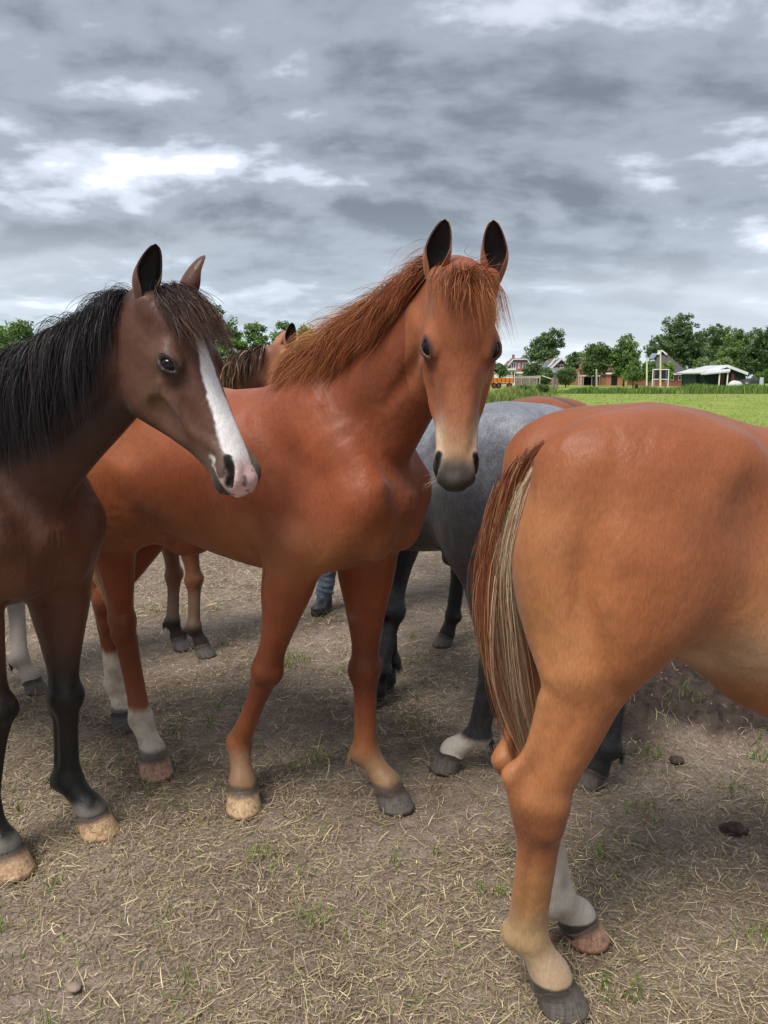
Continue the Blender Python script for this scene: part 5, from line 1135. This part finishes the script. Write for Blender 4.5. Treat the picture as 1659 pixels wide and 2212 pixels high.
# ---- mane, forelock, tail
def locks(H, root, name, roots, dirs, lens, grav, tint, width=.0011, kids=18, spread=.012, nseg=11, coll=None, wave=.25, seed=1, stiff=.72, matname='horse_hair', lift=.007, rough=.42, aim=None):
    """guide locks that fall under gravity over the body, each filled with single hairs; one mesh"""
    g = np.random.default_rng(seed); n = len(roots); P = np.array(roots, float); D = np.array(dirs, float); D /= np.linalg.norm(D, axis=1)[:, None]; step = (np.array(lens)/(nseg-1))[:, None]; out = [P.copy()]
    ph = g.random((n, 3))*6.28; gv = np.asarray(grav, float)
    for s in range(1, nseg):
        wv = np.stack([np.sin(ph[:, 0]+s*.9), np.sin(ph[:, 1]+s*1.1), np.sin(ph[:, 2]+s*.7)*.4], 1)*wave
        D = D*stiff+gv*(1-stiff)+wv*(1-stiff)
        if aim is not None: q = np.asarray(aim[0])-P; D = D+q/np.maximum(np.linalg.norm(q, axis=1), .05)[:, None]*aim[1]*(s/nseg)**1.5
        D /= np.linalg.norm(D, axis=1)[:, None]; Q = P+D*step
        if coll is not None:
            d = coll(Q); bad = d < lift
            if bad.any():
                gr = coll.grad(Q[bad]); Q[bad] += gr*(lift-d[bad])[:, None]; D[bad] = Q[bad]-P[bad]; D[bad] /= np.linalg.norm(D[bad], axis=1)[:, None]
        P = Q; out.append(P.copy())
    G = np.stack(out, 1)                                       # guides (n, nseg, 3)
    s = np.linspace(0, 1, nseg); K = kids; C = np.repeat(G, K, 0); m = len(C)
    off = g.normal(size=(m, 3))*spread; prof = (.55+.9*s-1.15*s**3)[None, :, None]; prof = np.clip(prof, .12, 2)
    fz = g.normal(size=(m, 3))*spread*.8; C = C+off[:, None]*prof+fz[:, None]*(s**2)[None, :, None]*g.random((m, 1, 1))
    trim = .70+.3*g.random((m, 1, 1)); C0 = C[:, :1]; 
    idx = s[None]*trim[:, 0]*(nseg-1); i0 = np.clip(np.floor(idx).astype(int), 0, nseg-2); fr = (idx-i0)[..., None]; r = np.arange(m)[:, None]; C = C[r, i0]*(1-fr)+C[r, i0+1]*fr
    W = width*(.7+.7*g.random((m, 1)))*np.clip(1.15-s[None]**2.2, .12, 1)
    up = g.normal(size=(m, 3)); tn = tint(np.repeat(np.arange(n)/max(1, n-1), K), s, g, m)
    co, fa, col = ribbons(C, W, up, tn)
    return np_mesh(name, co, fa, hair_mat(matname, rough), root, smooth=False, col=col, attr='tint')
def neck_sdf(H, legs=False):
    s = Sdf(); s.pr = [p for p in H.S.pr if p[2][2] > 1.05 and p[4] == 0]; return s
def crest_at(H, t):
    """point on the crest line, its upward and right-hand direction; t 0 at the withers, 1 at the poll"""
    t = np.asarray(t, float)*(len(H.NP)-1); i = np.clip(np.floor(t).astype(int), 0, len(H.NP)-2); f = (t-i)[:, None]
    lp = lambda A: A[i]*(1-f)+A[i+1]*f
    up = lp(H.ups); p = lp(H.NP)+up*(lp(H.nra[:, None]))*.985; rt = -np.cross(lp(H.tg), up)*-1; return p, up, lp(H.tg)
def grad_tint(a, b, c, dark=.25, sp=.35):
    a, b, c = map(np.array, (a, b, c))
    def f(t, s, g, m):
        k = g.random((m, 1, 1)); base = a*(1-s[None, :, None])+b*s[None, :, None]; col = np.where(k > 1-dark, base*0+c, base); return col*(1-sp+2*sp*g.random((m, 1, 1)))
    return f
def make_horse(key, label, coat, m, h, hoofs, relax_=.33):
    sp = HORSES[key]; H = horse_shape(sp); co, fa = H.S.mesh(h); co = relax(co, fa, 1, relax_)
    col = coat(H, co.astype(float))
    T = H.L(0, 0, 0); root = empty('horse', (T[0], T[1], 0), label, 'horse', 'young horses in the paddock')
    C = [co]; Fs = [fa]; cl = [col]; base = len(co); ec = sp.get('earcol', ((.012, .009, .009), None))
    for q in (-1, 1):
        e = sp.get('ears', {}).get(q, (-H.a+H.w*q*.15, H.n+H.w*q*.3, .145)); a, b, inn = ear_geo(H, q, e[0], e[1], e[2])
        outc = np.tile(col[np.argmin(np.linalg.norm(co-H.Hd(.06, .0, q*.05), axis=1))], (len(a), 1)); outc = outc if ec[1] is None else np.tile(np.array(ec[1]), (len(a), 1))
        ic = np.array(ec[0]); cc = np.where(inn[:, None] == 1, ic, outc)
        C.append(a); Fs.append(b+base); cl.append(cc); base += len(a)
    H.root = root
    np_mesh('body', np.concatenate(C), np.concatenate(Fs), m, root, True, np.concatenate(cl))
    for k, hm in hoofs.items(): hoof(H, k, root, hm)
    for q in (-1, 1): eye(H, q, root)
    H.g = np.random.default_rng(hash(key) % 1000 if False else sum(map(ord, key)))
    return H
def mane(H, side, t0, t1, n, L0, L1, tint, grav, seed, out=.55, jit=.018, **kw):
    g = np.random.default_rng(seed); t = t0+(t1-t0)*np.sort(g.random(n)); p, up, tg = crest_at(H, t); sd = np.cross(tg, up)*side
    p = p+sd*(g.normal(0, jit, (n, 1)))-up*.006; d = up*out+sd*g.uniform(.3, 1.0, (n, 1))+g.normal(0, .18, (n, 3))
    L = (L0+(L1-L0)*np.sin(np.clip((t-t0)/(t1-t0), 0, 1)*math.pi)**.7)*g.uniform(.75, 1.12, n)
    return locks(H, H.root, 'mane', p, d, L, grav, tint, coll=neck_sdf(H), seed=seed, **kw)
def forelock(H, n, L, tint, grav, seed, sides=(.0,), spread_dir=.5, fan=9, **kw):
    g = np.random.default_rng(seed); w0 = g.choice(np.array(sides), n)+g.normal(0, .018, n); u0 = g.uniform(-.005, .05, n)
    p = np.array([H.Hd(a, .004, b) for a, b in zip(u0, w0)]); d = H.n*.55+H.a*.6+H.w*(w0[:, None]*fan+g.normal(0, spread_dir, (n, 1)))
    return locks(H, H.root, 'forelock', p, d, L*g.uniform(.55, 1.1, n), grav, tint, coll=neck_sdf(H), seed=seed, **kw)
def tail(H, path, n, L, tint, seed, width=.0013, kids=22, rad=.02, grav=(0, 0, -1), lie=None, **kw):
    """fleshy dock along path, hair growing from it"""
    g = np.random.default_rng(seed); P = catmull(np.array(path), 6); i = np.clip((g.random(n)**.8*(len(P)-1)).astype(int), 0, len(P)-2)
    tg = P[i+1]-P[i]; tg /= np.linalg.norm(tg, axis=1)[:, None]; o = g.normal(size=(n, 3)); o -= tg*(o*tg).sum(1)[:, None]; o /= np.linalg.norm(o, axis=1)[:, None]
    d = tg*.45+o*.10+np.array((0, 0, -.55)) if lie is None else tg*1.0+o*.12
    return locks(H, H.root, 'tail', P[i]+o*rad, d, L*g.uniform(.6, 1.08, n), grav, tint, width=width, kids=kids, seed=seed, **kw)
def whiskers(H, seed, n=46, col=(.42, .33, .24)):
    g = np.random.default_rng(seed); P = []; D = []
    for k in range(n):
        q = g.choice([-1, 1]); u = g.uniform(.53, .59); v = g.uniform(-.125, -.06); w = q*g.uniform(.030, .052); P.append(H.Hd(u, v, w)); D.append(H.a*g.uniform(.1, .8)+H.w*q*g.uniform(.3, 1)+H.n*g.uniform(-.7, .3))
    t = grad_tint(col, col, col, 0, .3)
    return locks(H, H.root, 'whiskers', np.array(P), np.array(D), g.uniform(.03, .075, n), (0, 0, -1), t, width=.00028, kids=1, spread=.0, nseg=5, wave=.1, stiff=.93, seed=seed)
def lashes(H, seed, col=(.05, .03, .02)):
    g = np.random.default_rng(seed); P = []; D = []
    for q in (-1, 1):
        E, eo, eu, ev, r = H.eyes[q]
        for k in range(26):
            tu = g.uniform(-.7, .8); tv = .58*math.cos(tu*1.25); d = eo*math.cos(tu)*math.cos(tv)+eu*math.sin(tu)+ev*math.sin(tv); P.append(E+d*r*1.16); D.append(d+eo*.5-ev*.35+g.normal(0, .1, 3))
    return locks(H, H.root, 'eyelashes', np.array(P), np.array(D), g.uniform(.012, .022, len(P)), (0, 0, -1), grad_tint(col, col, col, 0, .2), width=.0005, kids=1, spread=0, nseg=4, wave=0, stiff=.9, seed=seed)

def feathers(H, col, seed, n=16, L=.05):
    """tufts behind the fetlocks"""
    g = np.random.default_rng(seed); P = []; D = []
    for k, d in H.legs.items():
        for i in range(n):
            b = nrm(d['kn']-d['ft']); f = nrm(d['toe']-b*(d['toe']@b)); s = np.cross(b, f); w = g.normal(0, .014)
            P.append(d['ft']-f*.050*d['th']+s*w-V3(0, 0, g.uniform(.0, .035))); D.append(-f*.5+V3(0, 0, -1)+g.normal(0, .15, 3))
    return locks(H, H.root, 'fetlock_hair', np.array(P), np.array(D), L*g.uniform(.5, 1.1, len(P)), (0, 0, -1), grad_tint(col, col, np.array(col)*1.4, .3, .3), width=.0009, kids=7, spread=.006, nseg=6, wave=.2, seed=seed)
# ------------------------------------------------------------------ the herd
def herd():
    # chestnut in the middle, facing the viewer
    H = make_horse('C', 'chestnut horse facing the viewer with copper mane and dark upright ears', coat_chestnut, coat_mat('chestnut_coat', .50), .0058, dict(rf=HOOF_PALE, lf=HOOF_DARK, rh=HOOF_PINK, lh=HOOF_DARK))
    cop = grad_tint((.15, .036, .015), (.31, .098, .035), (.48, .20, .075), .18, .3)
    mane(H, H_SIDE, .24, .99, 950, .17, .31, cop, (-.42, .10, -1), 5, out=.7, width=.00055, kids=13, spread=.017, wave=.55, stiff=.68, lift=.012, jit=.024)
    mane(H, H_SIDE, .24, .85, 120, .16, .27, grad_tint((.26, .085, .03), (.46, .20, .07), (.52, .26, .10), .3, .25), (-.75, .15, -.8), 6, out=1.0, width=.00055, kids=13, spread=.015, wave=.7, stiff=.76, lift=.016)
    forelock(H, 20, .14, cop, H.a*.95-H.w*.10, 7, (-.022, -.004), .20, 5, width=.0005, kids=16, spread=.010, wave=.45, stiff=.66, lift=.010)
    forelock(H, 22, .20, grad_tint((.20, .055, .02), (.38, .145, .05), (.46, .21, .08), .2, .3), H.a*.95+H.w*.22, 77, (.022, .04), .16, 10, width=.0005, kids=16, spread=.009, wave=.35, stiff=.68, lift=.010)
    forelock(H, 14, .13, cop, (.45, 0, .35), 8, (-.01, .02), .5, 6, width=.0007, kids=4, spread=.01, wave=.6, stiff=.7)
    feathers(H, (.42, .28, .15), 35); whiskers(H, 3); lashes(H, 4, (.10, .045, .03))
    P = [H.L(-.82, 0, 1.40), H.L(-.88, 0, 1.33), H.L(-.90, 0, 1.18), H.L(-.89, 0, 1.05)]
    tail(H, P, 60, .78, grad_tint((.34, .14, .05), (.60, .42, .20), (.28, .11, .04), .2, .3), 9, grav=(.42, -.02, -1), spread=.02, wave=.25, stiff=.80)
    # dark bay at the left
    H = make_horse('L', 'dark bay horse in profile with white blaze and black mane', coat_bay, coat_mat('dark_bay_coat', .46), .0058, dict(rf=HOOF_PALE, lf=HOOF_PALE, rh=HOOF_DARK, lh=HOOF_DARK))
    blk = grad_tint((.015, .0135, .016), (.024, .020, .022), (.075, .050, .040), .08, .35)
    mane(H, H_SIDE, .12, .99, 900, .27, .42, blk, (.06, -.02, -1), 15, out=.35, width=.00058, kids=16, spread=.018, wave=.25, jit=.022, stiff=.62, lift=.012, rough=.45, matname='black_hair')
    forelock(H, 110, .24, grad_tint((.018, .014, .015), (.07, .036, .026), (.16, .075, .045), .2, .3), H.a*.85+H.w*-.12+V3(.12, 0, 0), 17, (-.03, .0, .03), .32, width=.0005, kids=17, spread=.012, wave=.45, stiff=.66, lift=.010, rough=.45, matname='black_hair')
    feathers(H, (.03, .025, .022), 36); whiskers(H, 13, 40, (.12, .10, .09)); lashes(H, 14, (.02, .015, .015))
    tail(H, [H.L(-.82, 0, 1.40), H.L(-.88, 0, 1.33), H.L(-.90, 0, 1.18)], 50, .8, blk, 19, spread=.02, wave=.2, stiff=.8, matname='black_hair')
    # golden chestnut at the right, rump towards the viewer
    H = make_horse('R', 'golden chestnut horse seen from its rump with long red and blond tail', coat_golden, coat_mat('golden_chestnut_coat', .50), .0085, dict(rh=HOOF_DARK, lh=HOOF_PINK, rf=HOOF_DARK, lf=HOOF_DARK))
    P = [H.L(-.715, 0, 1.435), H.L(-.775, 0, 1.395), H.L(-.815, .0, 1.34), H.L(-.838, .0, 1.26), H.L(-.842, .0, 1.14)]
    red = grad_tint((.22, .058, .022), (.24, .085, .038), (.38, .22, .11), .22, .3); blo = grad_tint((.56, .44, .30), (.34, .24, .15), (.30, .13, .06), .3, .3)
    rb_ = Sdf(); rb_.pr = [q for q in H.S.pr if q[4] == 0 and q[1][0] < .75 and q[2][2] > .6]
    tail(H, [p+V3(.006, -.01, .004) for p in P], 170, .66, red, 29, width=.00055, kids=20, grav=(.08, .0, -1), aim=((.45, 1.80, .55), .8), spread=.009, wave=.22, stiff=.66, rad=.010, lie=1, coll=rb_, lift=.004)
    tail(H, [p+V3(.040, -.045, -.006) for p in P[1:]], 50, .64, blo, 31, width=.00055, kids=18, grav=(.09, .0, -1), aim=((.465, 1.78, .55), .8), spread=.008, wave=.22, stiff=.66, rad=.008, lie=1, coll=rb_, lift=.006)
    feathers(H, (.45, .33, .2), 39, 12, .03)
    mane(H, H_SIDE, .2, .97, 120, .16, .26, cop, (0, 0, -1), 33, width=.0014, kids=16, spread=.012)
    # blue roan behind
    H = make_horse('G', 'blue roan horse with speckled grey rump behind the chestnut', coat_roan, coat_mat('blue_roan_coat', .5, speck=True), .0095, dict(lh=HOOF_DARK, rh=HOOF_DARK, lf=HOOF_DARK, rf=HOOF_DARK))
    feathers(H, (.03, .03, .03), 37)
    mane(H, H_SIDE, .2, .97, 90, .16, .26, blk, (0, 0, -1), 43, width=.0016, kids=14, spread=.013, matname='black_hair')
    tail(H, [H.L(-.82, 0, 1.40), H.L(-.87, 0, 1.33), H.L(-.88, 0, 1.18)], 50, .8, blk, 49, spread=.02, wave=.2, stiff=.8, matname='black_hair')
    # brown horse at the back
    H = make_horse('B', 'brown horse at the back with black and tan streaked mane', coat_brown, coat_mat('brown_coat', .5), .0115, dict(lh=HOOF_DARK, rh=HOOF_DARK, lf=HOOF_DARK, rf=HOOF_DARK))
    feathers(H, (.03, .022, .02), 38)
    mane(H, H_SIDE, .15, .97, 130, .17, .26, grad_tint((.03, .02, .016), (.10, .055, .03), (.30, .17, .085), .25, .3), (-.1, 0, -1), 53, width=.002, kids=14, spread=.013, wave=.4)
    forelock(H, 30, .2, grad_tint((.05, .03, .02), (.32, .19, .09), (.40, .26, .13), .4, .3), H.a*.9+V3(.2, 0, -.2), 54, (0, .02), .4, width=.0019, kids=14, spread=.012)
    tail(H, [H.L(-.82, 0, 1.40), H.L(-.88, 0, 1.33), H.L(-.90, 0, 1.18)], 40, .8, blk, 59, spread=.02, wave=.2, stiff=.8, matname='black_hair')
    # red bay whose croup shows between the roan and the golden chestnut
    H = make_horse('D', 'red bay horse whose croup shows behind the grey rump', coat_redbay, coat_mat('red_bay_coat', .5), .0115, dict(lh=HOOF_DARK, rh=HOOF_DARK, lf=HOOF_DARK, rf=HOOF_DARK))
    mane(H, H_SIDE, .2, .97, 80, .16, .26, blk, (0, 0, -1), 63, width=.0018, kids=14, spread=.013, matname='black_hair')
    tail(H, [H.L(-.82, 0, 1.40), H.L(-.88, 0, 1.33), H.L(-.90, 0, 1.18)], 40, .8, blk, 69, spread=.02, wave=.2, stiff=.8, matname='black_hair')
H_SIDE = 1
herd()
# ------------------------------------------------------------------ the person behind the chestnut
def person():
    px, py = -.225, 5.14; root = empty('person', (px, py, 0), 'person in blue jeans and black rubber boots standing behind the chestnut', 'person')
    W = lambda x, y, z: V3(px+x, py+y, z)
    F = V3(0, -1, 0)
    hipc = W(.04, 0, .86); ch = W(.09, .0, 1.22); nk = W(.12, .0, 1.37); hd = W(.135, -.02, 1.50)
    legs = {-1: [W(-.05, 0, .84), W(-.135, -.04, .47), W(-.185, -.02, .085)], 1: [W(.13, 0, .84), W(.15, -.02, .46), W(.14, .02, .085)]}
    arms = {-1: [W(-.07, 0, 1.31), W(-.13, .03, 1.06), W(-.10, -.12, .86)], 1: [W(.27, 0, 1.31), W(.34, .03, 1.06), W(.31, -.11, .86)]}
    def torso(S, g):
        S.tube([hipc, W(.06, 0, 1.0), ch, W(.11, 0, 1.31)], np.array([.115, .105, .12, .08])+g, np.array([.165, .145, .175, .15])+g, F, k=.05)
    # body: head with a face, neck, arms with hands, legs
    S = Sdf(); torso(S, 0); S.tube([W(.11, 0, 1.30), nk, hd-V3(0, -.01, .03)], .055, .055, F, k=.04)
    S.ell(hd, V3(.075, .095, .112), k=.02); S.ell(hd+V3(0, -.03, -.055), V3(.058, .065, .06), k=.03)
    S.tube([hd+V3(0, -.09, .01), hd+V3(0, -.112, -.025)], np.array([.008, .014]), np.array([.008, .013]), F, k=.015, sub=1)
    S.ell(hd+V3(0, -.09, -.062), V3(.024, .012, .008), k=.012)
    for q in (-1, 1):
        S.ell(hd+V3(q*.078, .01, -.01), V3(.010, .020, .032), k=.012); S.ell(hd+V3(q*.030, -.092, .012), V3(.016, .012, .010), k=.01, op=1)
    for q in (-1, 1):
        a = arms[q]; S.tube([a[0], a[1], a[2]], np.array([.05, .040, .028]), np.array([.05, .040, .03]), F, k=.03)
        w = a[2]; d = nrm(a[2]-a[1]); s = V3(q, 0, 0); S.ell(w+d*.055, V3(.018, .042, .048), (s, np.cross(d, s), d), k=.015)
        for i in range(4):
            b = w+d*.09+np.cross(d, s)*(-.03+.02*i); L = (.065, .075, .07, .055)[i]; S.tube([b, b+d*L*.55-s*.006, b+d*L-s*.022], .0085, .0085, s, k=.006)
        b = w+d*.03-np.cross(d, s)*.035; S.tube([b, b+d*.035-np.cross(d, s)*.03, b+d*.065-np.cross(d, s)*.032-s*.01], .010, .010, s, k=.008)
        l = legs[q]; S.tube([l[0], l[1], l[2]], np.array([.085, .055, .04]), np.array([.08, .055, .04]), F, k=.04)
    co, fa = S.mesh(.009); np_mesh('body', co, fa, mat('skin', (.42, .25, .18), .55, .35, .08, 8), root)
    S = Sdf(); torso(S, .016)
    for q in (-1, 1): a = arms[q]; S.tube([W(.10+q*.12, 0, 1.33), a[0], a[1], a[2]-nrm(a[2]-a[1])*.02], np.array([.06, .066, .055, .046]), np.array([.06, .066, .055, .046]), F, k=.04)
    S.tube([W(.11, 0, 1.33), W(.12, 0, 1.385)], .07, .072, F, k=.03, sub=1); S.ell(W(.12, -.01, 1.43), V3(.06, .06, .05), k=.02, op=1)
    S.ell(W(.04, 0, .80), V3(.3, .3, .06), k=.02, op=1)
    co, fa = S.mesh(.011); np_mesh('jacket', co, fa, mat('dark_jacket', (.03, .035, .05), .8, .2, .2, 6, .2), root)
    S = Sdf(); S.tube([W(.045, 0, .90), W(.04, 0, .80)], .125, .172, F, k=.04, sub=1)
    for q in (-1, 1):
        l = legs[q]; S.tube([l[0], .5*(l[0]+l[1]), l[1], .5*(l[1]+l[2])+.02*F*0, l[2]+V3(0, 0, .045)], np.array([.10, .088, .072, .062, .060]), np.array([.092, .082, .070, .060, .060]), F, k=.04)
        g = np.random.default_rng(5+q)
        for i in range(7):                                        # folds above the boot
            z = .15+.042*i; c = l[2]+(l[1]-l[2])*((z-l[2][2])/(l[1][2]-l[2][2])); t = g.uniform(-.02, .02)
            S.tube([c+V3(-.055, -.03, t), c+V3(0, -.058, t*.2-.006), c+V3(.055, -.03, -t)], .009, .009, F, k=.012, sub=3)
    co, fa = S.mesh(.008)
    m, nt, b = new_mat('denim'); v = coords(nt); n1 = tex_noise(nt, 18, 5, .6, v); n2 = tex_noise(nt, 400, 2, .5, v); c = ramp(nt, n1, [(.3, (.055, .075, .105)), (.7, (.15, .185, .23))]); nt.links.new(c, b.inputs['Base Color']); b.inputs['Roughness'].default_value = .85; bump(nt, b, n2, .3, .002)
    np_mesh('trousers', co, fa, m, root)
    RUB = mat('black_rubber', (.035, .036, .038), .45, .4, .35, 25)
    for q in (-1, 1):
        l = legs[q]; a = l[2]; t = nrm(V3(-.25 if q < 0 else .2, -1, 0)); s = np.cross(t, [0, 0, 1.]); S = Sdf()
        S.tube([a+V3(0, 0, .06), a, V3(a[0], a[1], .075)+t*.02], np.array([.052, .054, .06]), np.array([.050, .050, .05]), t, k=.03)
        S.tube([V3(a[0], a[1], .045)-t*.045, V3(a[0], a[1], .05)+t*.06, V3(a[0], a[1], .045)+t*.15], np.array([.045, .05, .042]), np.array([.040, .044, .047]), [0, 0, 1.], k=.03)
        S.tube([V3(a[0], a[1], .016)-t*.05, V3(a[0], a[1], .014)+t*.05, V3(a[0], a[1], .016)+t*.155], .016, np.array([.042, .046, .050]), [0, 0, 1.], k=.006)
        S.tube([V3(a[0], a[1], .062)+t*.165-s*.035, V3(a[0], a[1], .062)+t*.195, V3(a[0], a[1], .062)+t*.165+s*.035], .006, .006, t, k=.01)
        co, fa = S.mesh(.006); co[:, 2] = np.maximum(co[:, 2], .001); np_mesh('boot', co, fa, RUB, root)
    S = Sdf(); S.ell(hd+V3(0, .018, .030), V3(.084, .098, .100), k=.02); S.ell(hd+V3(0, -.07, -.03), V3(.09, .075, .085), k=.02, op=1)
    co, fa = S.mesh(.008); np_mesh('hair', co, fa, mat('brown_hair', (.07, .045, .03), .6, .3, .4, 60, .5), root)
person()
